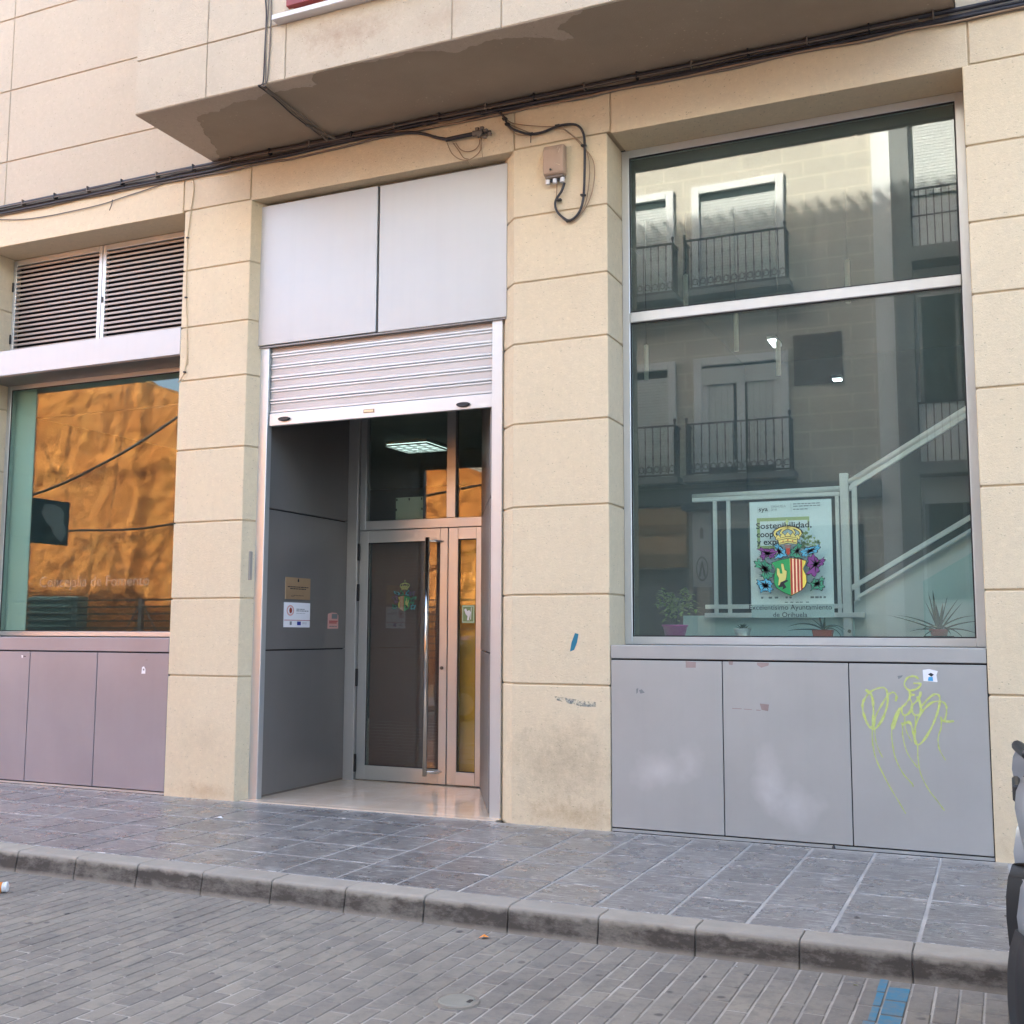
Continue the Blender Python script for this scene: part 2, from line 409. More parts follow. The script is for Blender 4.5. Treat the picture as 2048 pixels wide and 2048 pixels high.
M['sand'] = plain('joint_sand', (0.31, 0.283, 0.245), 0.95, bump=0.5, bscale=120, var=0.35)
def blue_mat():
    k = N('worn_blue_paint')
    c = k.mix(k.g(k.noise(18, 5, 0.7), 0.40, 0.70), (0.035, 0.165, 0.255), (0.135, 0.165, 0.180))
    return k.out(c, 0.7, 0, k.bump(k.noise(150, 3), 0.3, 0.003))
M['blue'] = blue_mat()
def marble_mat():
    k = N('cream_marble_floor')
    v = k.noise(3.0, 6, 0.6, dist=1.0)
    c = k.mix(k.g(v, 0.35, 0.7), (0.74, 0.60, 0.46), (0.66, 0.51, 0.37))
    return k.out(c, 0.10, 0, None, 0.6)
M['marble'] = marble_mat()
M['white'] = plain('white_plastic', (0.78, 0.78, 0.78), 0.45)
M['marble_white'] = plain('white_marble_sill', (0.66, 0.635, 0.625), 0.4, var=0.06)
M['red_paint'] = plain('red_painted_wood', (0.245, 0.035, 0.030), 0.5, var=0.15)
M['box_tan'] = plain('aged_tan_plastic', (0.365, 0.255, 0.180), 0.65, bump=0.2, var=0.12)
M['cable_black'] = plain('black_cable', (0.022, 0.021, 0.026), 0.55)
M['cable_grey'] = plain('dusty_cable', (0.155, 0.125, 0.100), 0.75)
M['cable_tan'] = plain('tan_wire', (0.30, 0.20, 0.125), 0.75)
M['cable_cream'] = plain('painted_cream_wire', (0.55, 0.43, 0.27), 0.8)
M['int_wall'] = plain('interior_pale_wall', (0.74, 0.77, 0.74), 0.8, var=0.03)
M['int_teal'] = plain('interior_teal_wall', (0.56, 0.72, 0.69), 0.7, var=0.03)
M['int_dark'] = plain('interior_grey_wall', (0.10, 0.10, 0.095), 0.85, var=0.05)
M['int_floor'] = plain('interior_floor', (0.30, 0.27, 0.24), 0.4, var=0.05)
M['rail'] = plain('white_painted_rail', (0.80, 0.79, 0.74), 0.4)
M['lamp'] = plain('cream_lamp_tube', (0.70, 0.66, 0.54), 0.5)
M['tube'] = emit('lit_luminaire', (0.86, 0.97, 1.0, 1), 1.3)
M['panel_light'] = emit('lit_ceiling_panel', (0.80, 0.97, 0.93, 1), 0.16)
for nm, c in dict(ink=(0.012, 0.014, 0.018), green=(0.018, 0.27, 0.075), yellow=(0.66, 0.56, 0.085), gold=(0.56, 0.52, 0.15), darkred=(0.33, 0.045, 0.022), cream_p=(0.80, 0.60, 0.36),
                  purple=(0.16, 0.04, 0.18), sea=(0.07, 0.33, 0.43), leafg=(0.035, 0.24, 0.13), paper=(0.72, 0.80, 0.76), paper_w=(0.80, 0.80, 0.82), olive=(0.36, 0.45, 0.16), gray_ink=(0.20, 0.22, 0.22),
                  eu=(0.02, 0.035, 0.26), pinkp=(0.68, 0.38, 0.33), redink=(0.45, 0.05, 0.05), letter=(0.75, 0.74, 0.70), brown=(0.18, 0.12, 0.10), orange=(0.75, 0.25, 0.03), skyb=(0.05, 0.33, 0.60), safe=(0.22, 0.30, 0.13), safew=(0.62, 0.74, 0.56)).items():
    M[nm] = plain('print_' + nm, c, 0.55)
def faint_mat():
    k = N('faint_window_lettering'); t = k.n('ShaderNodeBsdfTransparent'); mx = k.n('ShaderNodeMixShader'); mx.inputs[0].default_value = 0.30
    k.out((0.70, 0.66, 0.58), 0.6); k.l(t.outputs[0], mx.inputs[1]); k.l(k.b.outputs[0], mx.inputs[2]); k.l(mx.outputs[0], k.o.inputs['Surface']); return k.m
M['letter_faint'] = faint_mat()
M['brass'] = plain('brushed_brass', (0.52, 0.36, 0.215), 0.38, 0.55, var=0.08)
def graf_mat():
    k = N('yellow_green_spray')
    c = k.mix(k.g(k.noise(40, 4, 0.7), 0.35, 0.7), (0.48, 0.57, 0.13), (0.52, 0.57, 0.25))
    k.out(c, 0.6); t = k.n('ShaderNodeBsdfTransparent'); mx = k.n('ShaderNodeMixShader')
    k.l(k.g(k.noise(26, 5, 0.75), 0.36, 0.50, 0.78, 1.0), mx.inputs[0]); k.l(t.outputs[0], mx.inputs[1]); k.l(k.b.outputs[0], mx.inputs[2]); k.l(mx.outputs[0], k.o.inputs['Surface'])
    return k.m
M['graf'] = graf_mat()
M['leaf1'] = plain('light_green_leaf', (0.20, 0.30, 0.07), 0.5, var=0.3)
M['leaf2'] = plain('aloe_leaf', (0.034, 0.062, 0.032), 0.45, var=0.25)
M['pot_purple'] = plain('magenta_pot', (0.36, 0.035, 0.22), 0.4)
M['pot_red'] = plain('terracotta_plastic_pot', (0.36, 0.065, 0.035), 0.5)
M['tin'] = plain('galvanised_tin', (0.60, 0.60, 0.57), 0.35, 0.7, var=0.1)
M['soil'] = plain('soil', (0.05, 0.035, 0.022), 0.95)
def ochre_mat():
    k = N('ochre_earth_plaster')
    a = k.noise(0.55, 6, 0.65); b = k.noise(2.6, 6, 0.7); g2 = k.noise(14, 5, 0.7)
    c = k.mix(k.g(a, 0.38, 0.62), (0.47, 0.165, 0.036), (0.62, 0.255, 0.064))
    c = k.mix(k.g(b, 0.48, 0.72, 0, 0.65), c, (0.36, 0.13, 0.032))
    c = k.mix(k.g(g2, 0.58, 0.70, 0, 0.45), c, (0.68, 0.40, 0.14))
    cr = k.n('ShaderNodeTexVoronoi', feature='DISTANCE_TO_EDGE'); cr.inputs['Scale'].default_value = 0.42; k.l(k.mapping((1.0, 1, 0.55)), cr.inputs['Vector'])
    c = k.mix(k.g(k.math('ADD', cr.outputs['Distance'], k.g(k.noise(3, 5), 0.3, 0.7, -0.03, 0.03)), 0.0, 0.035, 0.8, 0.0), c, (0.20, 0.075, 0.022))
    c = k.mix(k.g(k.noise(1.0, 5, 0.65, vec=k.mapping((1.3, 1, 0.9))), 0.52, 0.66, 0, 0.5), c, (0.68, 0.32, 0.08))
    c = k.mix(k.g(k.noise(7, 6, 0.8), 0.46, 0.64, 0, 0.42), c, (0.33, 0.125, 0.03))
    return k.out(c, 0.95, 0, k.bump(k.math('ADD', b, g2), 0.8, 0.10), 0.1)
M['ochre'] = ochre_mat()
def rubble_mat():
    k = N('grey_rubble')
    vor = k.n('ShaderNodeTexVoronoi', feature='DISTANCE_TO_EDGE'); vor.inputs['Scale'].default_value = 2.4; k.l(k.pos(), vor.inputs['Vector'])
    c = k.mix(k.g(vor.outputs['Distance'], 0.0, 0.25), (0.17, 0.155, 0.135), (0.46, 0.44, 0.40))
    return k.out(c, 0.95, 0, k.bump(k.math('ADD', vor.outputs['Distance'], k.noise(9, 5)), 0.8, 0.06), 0.1)
M['rubble'] = rubble_mat()
def block_mat():
    k = N('buff_block_facade')
    br = k.n('ShaderNodeTexBrick'); br.offset = 0.5
    br.inputs['Color1'].default_value = (0.49, 0.46, 0.40, 1); br.inputs['Color2'].default_value = (0.54, 0.505, 0.44, 1); br.inputs['Mortar'].default_value = (0.66, 0.61, 0.51, 1)
    br.inputs['Scale'].default_value = 1; br.inputs['Mortar Size'].default_value = 0.016; br.inputs['Brick Width'].default_value = 0.74; br.inputs['Row Height'].default_value = 0.31
    k.l(k.mapping(rot=(R(90), 0, 0)), br.inputs['Vector'])
    return k.out(br.outputs['Color'], 0.9, 0, k.bump(br.outputs['Fac'], -0.3, 0.01), 0.2)
M['block'] = block_mat()
M['stone_grey'] = plain('grey_render', (0.22, 0.23, 0.23), 0.9, bump=0.2, var=0.08)
M['surround'] = plain('white_window_surround', (0.70, 0.72, 0.72), 0.6)
M['blind'] = plain('pale_roller_blind', (0.58, 0.61, 0.60), 0.6)
M['iron'] = plain('black_wrought_iron', (0.02, 0.022, 0.024), 0.5)
M['tan_sign'] = plain('tan_fascia_board', (0.46, 0.30, 0.15), 0.7)
M['tan_sign2'] = plain('dark_tan_board', (0.27, 0.18, 0.085), 0.7)
M['dark_wood'] = plain('dark_shutter', (0.11, 0.085, 0.075), 0.7)
M['metal_grey'] = plain('grey_corrugated', (0.34, 0.345, 0.34), 0.5, 0.3)
M['teal'] = plain('teal_corrugated_steel', (0.16, 0.28, 0.29), 0.5, 0.2, var=0.1)
M['asphalt'] = plain('far_ground', (0.16, 0.15, 0.14), 0.95, bump=0.3, var=0.15)
M['earth'] = plain('lot_earth', (0.30, 0.20, 0.11), 0.95, bump=0.4, var=0.2)
M['terrace'] = plain('clay_roof_tile', (0.36, 0.16, 0.085), 0.85, var=0.15)
M['sign_teal'] = plain('dark_sign_face', (0.022, 0.055, 0.060), 0.5)
M['sign_hand'] = plain('pale_sign_print', (0.55, 0.62, 0.58), 0.6)
M['amber_reflection'] = plain('amber_reflection_sheet', (0.80, 0.39, 0.035), 0.35, var=0.08)  # amber of the ochre mirrored in the narrow door, put in as colour
M['blind_reddened'] = plain('reddened_blind_slat', (0.140, 0.058, 0.048), 0.6)  # slat colour reddened to carry the red-brown reflection in the door

# ================================================================== SETTING
g = MB().box(-400, 400, -400, 400, -1.2, -0.25).build('ground', M['asphalt']); tag(g, kind='structure')

# ---------------------------------------------------------------- road with pavers
road = box('road', -62, 30, -8.45, -2.37, -0.24, -0.1345, M['sand']); tag(road, kind='structure')
PW, PL, ZT = 0.1, 0.2, -0.13
pm = MB().box(-0.0455, 0.0455, -0.096, 0.096, -0.03, 0.0)
def paver_data():
    o = pm.build('paver_proto', M['paver'], None, 0.004); me = o.data; off = POS[o]; bpy.data.objects.remove(o)
    for v in me.vertices: v.co += off
    me.name = 'paver'; return me
pme = paver_data()
def in_view(p):
    d = Vector(p) - CAM; w = d.dot(FW)
    if w <= 0.3: return None
    u = 1024 + FPX * d.dot(RT) / w; v = 1024 - FPX * d.dot(UP) / w
    return (u, v, w) if -30 < u < 2078 and v < 2090 else None
cands = []; rest = []
ncol = int((6.0 + 12.0) / PW)
for i in range(ncol):
    x = -11.985 + PW * i + 0.0
    yy = -2.475 if i % 2 else -2.575
    if i % 2 == 0: rest.append((99, (x, -2.4255, ZT, 0.45)))
    while yy > -8.4:
        p = (x + random.uniform(-0.0015, 0.0015), yy + random.uniform(-0.003, 0.003), ZT + random.uniform(-0.002, 0.0012))
        vis = in_view(p)
        (cands if vis else rest).append((vis[2] if vis else 99, p))
        yy -= PL
cands.sort()
for w_, p in cands[:300]:
    o = link('paver', pme, p, road); o.rotation_euler = (random.uniform(-.006, .006), random.uniform(-.006, .006), random.uniform(-.006, .006))
m = MB()
for w_, p in cands[300:] + rest:
    x, y, z = p[:3]; hl = 0.096 * (p[3] if len(p) > 3 else 1); hi = hl - .0035
    m.add([(x - .0455, y - hl, z - .03), (x + .0455, y - hl, z - .03), (x + .0455, y + hl, z - .03), (x - .0455, y + hl, z - .03),
           (x - .0455, y - hl, z - .003), (x + .0455, y - hl, z - .003), (x + .0455, y + hl, z - .003), (x - .0455, y + hl, z - .003),
           (x - .042, y - hi, z), (x + .042, y - hi, z), (x + .042, y + hi, z), (x - .042, y + hi, z)],
          [(0, 1, 5, 4), (1, 2, 6, 5), (2, 3, 7, 6), (3, 0, 4, 7), (4, 5, 9, 8), (5, 6, 10, 9), (6, 7, 11, 10), (7, 4, 8, 11), (8, 9, 10, 11)])
tag(m.build('paver_field', M['paver_far'], road), kind='stuff')

# ---------------------------------------------------------------- kerb
kerb = box('kerb', -14, 9, -2.34, -2.19, -0.23, -0.012, M['grout']); tag(kerb, kind='structure')
kp = [(-2.172, -0.15), (-2.172, 0.0), (-2.325, 0.0), (-2.338, -0.004), (-2.346, -0.014), (-2.370, -0.15)]
km = MB().prism_x(kp, -0.2495, 0.2495)
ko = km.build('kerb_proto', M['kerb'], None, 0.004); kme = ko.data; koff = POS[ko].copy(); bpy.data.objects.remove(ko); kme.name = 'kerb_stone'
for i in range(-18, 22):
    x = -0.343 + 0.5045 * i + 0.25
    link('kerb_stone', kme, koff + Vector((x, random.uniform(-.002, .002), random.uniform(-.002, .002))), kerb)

# ---------------------------------------------------------------- pavement
walk = box('sidewalk', -14, 9, -2.172, 0.0, -0.2, -0.0035, M['grout']); tag(walk, kind='structure')
TP = 0.4045
def tile_mesh(dy):
    o = MB().box(-.1925, .1925, -dy / 2, dy / 2, -0.03, 0).build('tile_proto', M['tile'], None, 0.003)
    me = o.data; off = POS[o]; bpy.data.objects.remove(o)
    for v in me.vertices: v.co += off
    me.name = 'paving_tile'; return me
rows = [(-2.164, -1.729), (-1.712, -1.278), (-1.261, -0.827), (-0.810, -0.375), (-0.358, -0.016)]
tme = [tile_mesh(b - a) for a, b in rows]
far = MB()
for c in range(-34, 22):
    x = -0.536 + TP * c + TP / 2
    for (a, b), me in zip(rows, tme):
        p = (x, (a + b) / 2, random.uniform(-0.0012, 0.0015))
        if -9.4 < x < 2.6:
            o = link('paving_tile', me, p, walk); o.rotation_euler = (random.uniform(-.002, .002), random.uniform(-.002, .002), random.choice((0, math.pi)) if b - a > .44 else 0)
        else: far.box(x - .1925, x + .1925, a, b, -.03, p[2])
tag(far.build('tile_field', M['tile'], walk), kind='stuff')

# ================================================================== THE BUILDING
B = empty('office_building', (-2.0, 0.0, 0.0))
tag(B, 'cream rendered street building with grey metal panels, shuttered entrance and large display windows', 'building')
JZ = [0.0, 1.048, 1.727, 2.410, 3.070, 3.715, 4.216, 4.757, 5.336]
GR = 0.0065
def blocks(parent, plan, levels, mat, core_mat, core_inset=0.012):
    cx = sum(p[0] for p in plan) / len(plan)
    for a, b in zip(levels[:-1], levels[1:]):
        MB().prism(plan, a + (GR if a > 0.01 else -0.02), b - GR).build('stone_block', mat, parent, 0.007, segs=2)
def shrink(plan, d):
    n = len(plan); out = []
    for i in range(n):
        p0 = Vector(plan[i - 1]); p1 = Vector(plan[i]); p2 = Vector(plan[(i + 1) % n])
        e1 = (p1 - p0).normalized(); e2 = (p2 - p1).normalized()
        n1 = Vector((-e1.y, e1.x)); n2 = Vector((-e2.y, e2.x))
        bis = (n1 + n2); bis = bis / max(1e-6, bis.dot(n1)); out.append(tuple(p1 + bis * d))
    return out
PLANS = {'D': [(-9.3, 0.46), (-9.3, 0), (-8.3, 0), (-8.3, 0.46)],
         'A': [(-5.727, 0.40), (-5.727, 0), (-4.97, 0), (-4.90, 0.165), (-4.90, 0.40)],
         'B': [(-2.535, 0.40), (-2.535, 0.165), (-2.374, 0), (-1.579, 0), (-1.579, 0.40)],
         'C': [(1.0, 0.40), (1.0, 0), (2.1, 0), (2.1, 0.40)]}
for kx, plan in PLANS.items():
    core = MB().prism(shrink(plan, 0.012), -0.05, 5.34).build('pilaster', M['joint'], B)
    blocks(core, plan, JZ, M['cream'], M['joint'])
lint = box('lintel', -9.3, 2.1, 0.012, 0.372, 5.342, 5.72, M['joint'], B)
LX = [-9.3, -8.3, -5.746, -4.98, -2.372, -1.552, 1.042, 2.1]
for a, b in zip(LX[:-1], LX[1:]):
    open_ = (b - a) > 1.5
    box('stone_block', a + GR, b - GR, 0.0, 0.384, 5.325 if open_ else 5.336 + GR, 5.688, M['cream'], lint, 0.006, 2)

# upper wall (wider and higher than the picture)
up = MB().box(-38, 12, 0.012, 8.0, 5.70, 18.4).build('upper_wall', M['joint_light'], B)
UZ = [5.694, 6.225, 6.995, 7.79, 8.56, 9.33]
for a, b in zip(UZ[:-1], UZ[1:]):
    for x0, x1 in ((-14.0, -11.07), (-11.07, -8.07), (-8.07, -5.35), (0.92, 3.9)):
        box('wall_panel', x0 + .004, x1 - .004, 0.0, 0.03, a + .006, b - .006, M['pink'], up, 0.005)
box('wall_panel', -38, -14.004, 0, .011, 5.70, 18.4, M['pink'], up); box('wall_panel', 3.904, 12, 0, .011, 5.70, 18.4, M['pink'], up)
box('wall_panel', -14, 3.9, 0, .011, 9.336, 18.4, M['pink'], up)
box('ground_floor_wall', -38, -9.31, 0.02, 0.4, -0.1, 5.70, M['cream'], B); box('ground_floor_wall', 2.11, 12, 0.02, 0.4, -0.1, 5.70, M['cream'], B)
rf = box('roof', -37.9, 12.3, -1.25, 8.2, 18.4, 18.62, M['pink'], B)
m = MB()
for i in range(196):
    x = -37.7 + i * 0.255
    pr = [(x + 0.085 * math.cos(t), 18.62 + 0.085 * math.sin(t)) for t in [math.pi * k / 6 for k in range(7)]]
    m.prism_y(pr, -1.42, -0.9)
tag(m.build('eave_tiles', M['terrace'], rf), kind='stuff')

nb = tag(empty('corner_building', (-48, 0, 0)), 'plain rendered corner house beyond the side street, out to the far end of the row', 'building')
box('wall', -62, -38.2, 0.0, 9.0, -.2, 19.9, M['pink'], nb); box('roof', -62.3, -38.0, -.4, 9.2, 19.9, 20.2, M['pink'], nb)
for i in range(5):
    for j in range(4): wn = box('window', -60 + i * 4.4, -58.6 + i * 4.4, -.02, .0, 2.2 + j * 3.9, 4.2 + j * 3.9, M['glass_far'], nb); box('sill', -60.1 + i * 4.4, -58.5 + i * 4.4, -.12, -.001, 2.1 + j * 3.9, 2.195 + j * 3.9, M['marble_white'], wn)
# projecting bay
BX0, BX1, BY, BZ = -5.413, 0.975, -1.035, 5.77
bay = box('bay', BX0 + .012, BX1 - .012, BY + .012, 0.011, BZ, 18.4, M['joint_light'], B)
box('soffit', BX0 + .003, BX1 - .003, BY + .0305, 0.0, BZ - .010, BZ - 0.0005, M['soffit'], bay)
BV = [BX0, -4.665, -3.89, -2.42, -2.023, -0.9, 0.1, BX1]
def panel(x0, x1, z0, z1):
    box('wall_panel', x0 + .004, x1 - .004, BY, BY + .03, z0 + .004, z1 - .005, M['pink'], bay, 0.005)
for a, b in zip(BV[:-1], BV[1:]): panel(a, b, BZ - .014, 6.226)
for a, b in ((BX0, -4.665), (-4.665, -3.82), (-2.45, -0.9), (-0.9, BX1)): panel(a, b, 6.226, 7.10); panel(a, b, 7.10, 7.9)
panel(BX0, BX1, 7.9, 18.4)
for xs in (BX0, BX1):
    s = 1 if xs == BX0 else -1
    box('wall_panel', min(xs, xs + s * .011), max(xs, xs + s * .011), BY + .031, -.001, BZ - .010, 18.4, M['pink'], bay)
# paler plaster left along the soffit's front edge
pa = [(-5.405, -0.005), (-5.405, -1.028), (-3.60, -1.028), (-3.66, -0.99), (-3.70, -0.93), (-3.70, -0.87), (-3.76, -0.84), (-3.87, -0.875), (-3.96, -0.88), (-4.03, -0.90), (-4.12, -0.89), (-4.20, -0.895), (-4.30, -0.845), (-4.42, -0.87), (-4.50, -0.885), (-4.58, -0.85), (-4.66, -0.835), (-4.72, -0.80), (-4.80, -0.825), (-4.88, -0.815), (-4.95, -0.80), (-4.985, -0.76), (-4.99, -0.70), (-5.03, -0.64), (-5.07, -0.56), (-5.11, -0.50), (-5.12, -0.42), (-5.17, -0.33), (-5.19, -0.25), (-5.25, -0.18), (-5.27, -0.10), (-5.33, -0.04)]
pb = [(-3.22, -1.028), (-1.40, -1.028), (-1.43, -0.985), (-1.53, -0.955), (-1.62, -0.905), (-1.66, -0.85), (-1.60, -0.77), (-1.59, -0.70), (-1.68, -0.70), (-1.74, -0.765), (-1.81, -0.80), (-1.90, -0.845), (-1.98, -0.875), (-2.06, -0.90), (-2.14, -0.918), (-2.24, -0.90), (-2.34, -0.90), (-2.42, -0.865), (-2.50, -0.875), (-2.56, -0.93), (-2.65, -0.96), (-2.85, -0.985), (-3.05, -1.005)]
def ragged(q, lv=3, f=0.16, seed=5, y_keep=-1.02, x_keep=-5.40):
    r_ = random.Random(seed)
    for _ in range(lv):
        out = []
        for i, a in enumerate(q):
            b = q[(i + 1) % len(q)]; out.append(a)
            if (a[1] < y_keep and b[1] < y_keep) or (a[0] < x_keep and b[0] < x_keep): continue
            L = math.hypot(b[0] - a[0], b[1] - a[1]); n_ = ((a[1] - b[1]) / (L or 1), (b[0] - a[0]) / (L or 1)); t = r_.uniform(-f, f) * L
            out.append(((a[0] + b[0]) / 2 + n_[0] * t, min(-.004, max(-1.028, (a[1] + b[1]) / 2 + n_[1] * t))))
        q = out
    return q
pa, pb = ragged(pa), ragged(pb, seed=8)
for q in (pa, pb): MB().prism(q[::-1], BZ - .0145, BZ - .0105).build('plaster_patch', M['plaster'], bay)
# window of the bay with red shutters
bw = MB().box(-3.86, -2.45, -1.0, -0.94, 6.31, 6.38).box(-3.86, -3.78, -1.0, -0.94, 6.38, 7.82).box(-2.53, -2.45, -1.0, -0.94, 6.38, 7.82).box(-3.78, -2.53, -1.0, -0.94, 7.75, 7.82).build('upper_window', M['red_paint'], B, 0.004)
box('pane', -3.78, -2.53, -0.955, -0.945, 6.38, 7.75, M['glass_far'], bw)
box('reveal', -3.82, -2.45, -1.02, -0.93, 6.27, 6.306, M['marble_white'], bw)
for i in range(7):
    x = -3.70 + i * .19; box('shutter_bar', x, x + .05, -1.06, -1.01, 6.40, 7.75, M['red_paint'], bw, .003)
box('shutter_rail', -3.87, -2.45, -1.075, -1.005, 6.335, 6.40, M['red_paint'], bw, .005)
box('shutter_rail', -3.80, -2.45, -1.065, -1.008, 6.62, 6.67, M['red_paint'], bw, .003)
box('window_sill', -3.975, -2.40, -1.115, -0.93, 6.226, 6.268, M['marble_white'], bw, .004)

# ---------------------------------------------------------------- display window beside the pier (right)
GY = 0.372
FY0, FY1 = 0.355, 0.42
def frame_rect(m, x0, x1, z0, z1, w, y0, y1, wb=None, wt=None):
    wb = w if wb is None else wb; wt = w if wt is None else wt
    m.box(x0, x0 + w, y0, y1, z0, z1); m.box(x1 - w, x1, y0, y1, z0, z1)
    m.box(x0 + w, x1 - w, y0, y1, z0, z0 + wb); m.box(x0 + w, x1 - w, y0, y1, z1 - wt, z1)
    return m
m = frame_rect(MB(), -1.577, 0.998, 1.352, 5.323, 0.062, FY0, FY1, 0.060, 0.062)
dw = m.build('display_window', M['alu_white'], B, 0.004)
box('transom', -1.512, 0.933, FY0 - .006, FY1, 3.893, 3.975, M['alu_white'], dw, 0.005)
gk = MB()
for (a, b) in ((1.412, 3.893), (3.975, 5.261)): frame_rect(gk, -1.515, 0.936, a, b, 0.010, FY0 + .008, FY0 + .016)
gk.build('gasket', M['black'], dw)
box('pane', -1.512, 0.933, GY, GY + .008, 1.414, 3.891, M['glass_big'], dw)
box('pane', -1.512, 0.933, GY, GY + .008, 3.977, 5.259, M['glass_big'], dw)

def plinth(x0, x1, seams, ztop_l, parent, pm_='panel'):
    p = box('plinth', x0, x1, 0.03, 0.38, -0.05, ztop_l - .004, M['gap'], parent)
    box('cap', x0 + .002, x1 - .002, 0.004, 0.353, 1.252, ztop_l, M[pm_], p, 0.004)
    xs = [x0] + seams + [x1]
    for a, b in zip(xs[:-1], xs[1:]):
        box('panel', a + .004, b - .004, 0.008, 0.028, 0.028, 1.240, M[pm_], p, 0.003)
    box('base_channel', x0 + .003, x1 - .003, 0.010, 0.029, 0.0, 0.019, M['alu'], p)
    return p
plinth(-1.577, 0.998, [-0.741, 0.1285], 1.350, B)

# ---------------------------------------------------------------- left window with louvre vent and beam
m = frame_rect(MB(), -8.298, -5.729, 1.385, 3.975, 0.055, 0.365, 0.43, 0.048, 0.05)
lw = m.build('display_window', M['alu'], B, 0.004)
frame_rect(MB(), -8.245, -5.782, 1.431, 3.927, 0.010, .372, .380).build('gasket', M['black'], lw)
box('pane', -8.243, -5.784, 0.382, 0.390, 1.433, 3.925, M['glass_left'], lw)
p2 = plinth(-8.298, -5.729, [-7.41, -6.568], 1.378, B, 'panel_mauve_cast')
cb = box('canopy_beam', -9.25, -5.732, 0.003, 0.364, 3.976, 4.231, M['fascia'], B, 0.004)
box('underside', -9.2, -5.74, 0.02, 0.360, 3.9685, 3.9745, M['panel_dark'], cb)
lv = MB(); frame_rect(lv, -8.298, -7.075, 4.24, 5.32, 0.045, 0.36, 0.41, .05, .06); frame_rect(lv, -7.068, -5.729, 4.24, 5.32, 0.045, 0.36, 0.41, .05, .06)
lv = lv.build('louvre_vent', M['alu_white'], B, 0.004)
box('backing', -8.28, -5.75, 0.44, 0.45, 4.24, 5.32, M['gap'], lv)
sm = MB().prism_x([(0.362, -0.019), (0.368, -0.021), (0.404, 0.008), (0.402, 0.011), (0.366, 0.003), (0.362, 0.000)], -0.5665, 0.5665)
so_ = sm.build('slat_proto', plain('vent_slat', (0.40, 0.345, 0.30), .55, .3), None); sme = so_.data; soff = POS[so_].copy(); bpy.data.objects.remove(so_); sme.name = 'slat'
for i in range(20):
    z = 4.318 + i * 0.0485
    for xc, k in ((-7.6865, 1.0), (-6.3985, 1.098)):
        o = link('slat', sme, soff + Vector((xc, 0, z)), lv); o.scale = (k, 1, 1)
box('latch', -7.058, -7.040, 0.350, 0.360, 4.72, 4.78, M['black'], lv, 0.003)
for z in (4.98, 4.42): box('hinge', -8.297, -8.280, 0.345, 0.360, z, z + .10, M['black'], lv, 0.003)

# ---------------------------------------------------------------- entrance: fascia, roller shutter, vestibule, doors
fa = box('fascia', -4.915, -2.49, 0.135, 0.36, 4.02, 5.31, M['panel_dark'], B)
box('panel', -4.932, -3.708, 0.100, 0.134, 3.992, 5.292, M['fascia'], fa, 0.004)
box('panel', -3.685, -2.477, 0.100, 0.134, 3.985, 5.285, M['fascia'], fa, 0.004)
box('panel_edge', -4.925, -2.484, 0.112, 0.165, 3.972, 3.984, M['panel_dark'], fa)

rs = box('roller_shutter', -4.83, -2.62, 0.20, 0.34, 3.46, 4.018, M['gap'], B)
ZS = [4.012, 3.908, 3.803, 3.698, 3.592, 3.486, 3.379]
def slat_mesh(h):
    pr = [(0.185, 0), (0.165, 0), (0.156, 0.006), (0.156, 0.018), (0.163, 0.022), (0.168, 0.026), (0.168, h - 0.026), (0.163, h - 0.022), (0.157, h - 0.018), (0.157, h - 0.007), (0.165, h - .002), (0.185, h - .002)]
    m = MB(); n = len(pr)
    x0, x1 = -4.822, -2.622
    m.v = [(x0, *p) for p in pr] + [(x1, *p) for p in pr]
    for i in range(n):
        m.f.append((i, (i + 1) % n, n + (i + 1) % n, n + i)); m.mi.append(0 if i == 5 else 1)
    return m
o1 = slat_mesh(0.105).build('slat_proto', [M['shutter'], M['alu_white']], None); sme2 = o1.data; off2 = POS[o1].copy(); bpy.data.objects.remove(o1); sme2.name = 'slat'
for z in ZS[1:]: link('slat', sme2, off2 + Vector((0, 0, z)), rs)
bb = box('bottom_bar', -4.822, -2.622, 0.150, 0.190, 3.262, 3.377, M['alu_white'], rs, 0.006, 2)
for hx, hz in ((-4.655, 3.318), (-2.885, 3.305)):
    pts = [(0.062 * math.cos(t), (0.016 if math.sin(t) > 0 else 0.024) * math.sin(t)) for t in [2 * math.pi * k / 16 for k in range(16)]]
    MB().prism_y([(hx + a, hz + b) for a, b in pts], 0.128, 0.152).build('grip', M['black'], bb, 0.004)
box('maker_plate', -3.84, -3.735, 0.146, 0.1495, 3.305, 3.335, M['cable_tan'], bb)
box('maker_plate', -3.832, -3.743, 0.1445, 0.1459, 3.310, 3.330, M['cream_p'], bb)
box('guide', -4.924, -4.826, 0.128, 0.20, 0.0, 4.0, M['alu'], rs, 0.004)
box('guide', -2.620, -2.526, 0.128, 0.20, 0.0, 4.0, M['alu_white'], rs, 0.004)

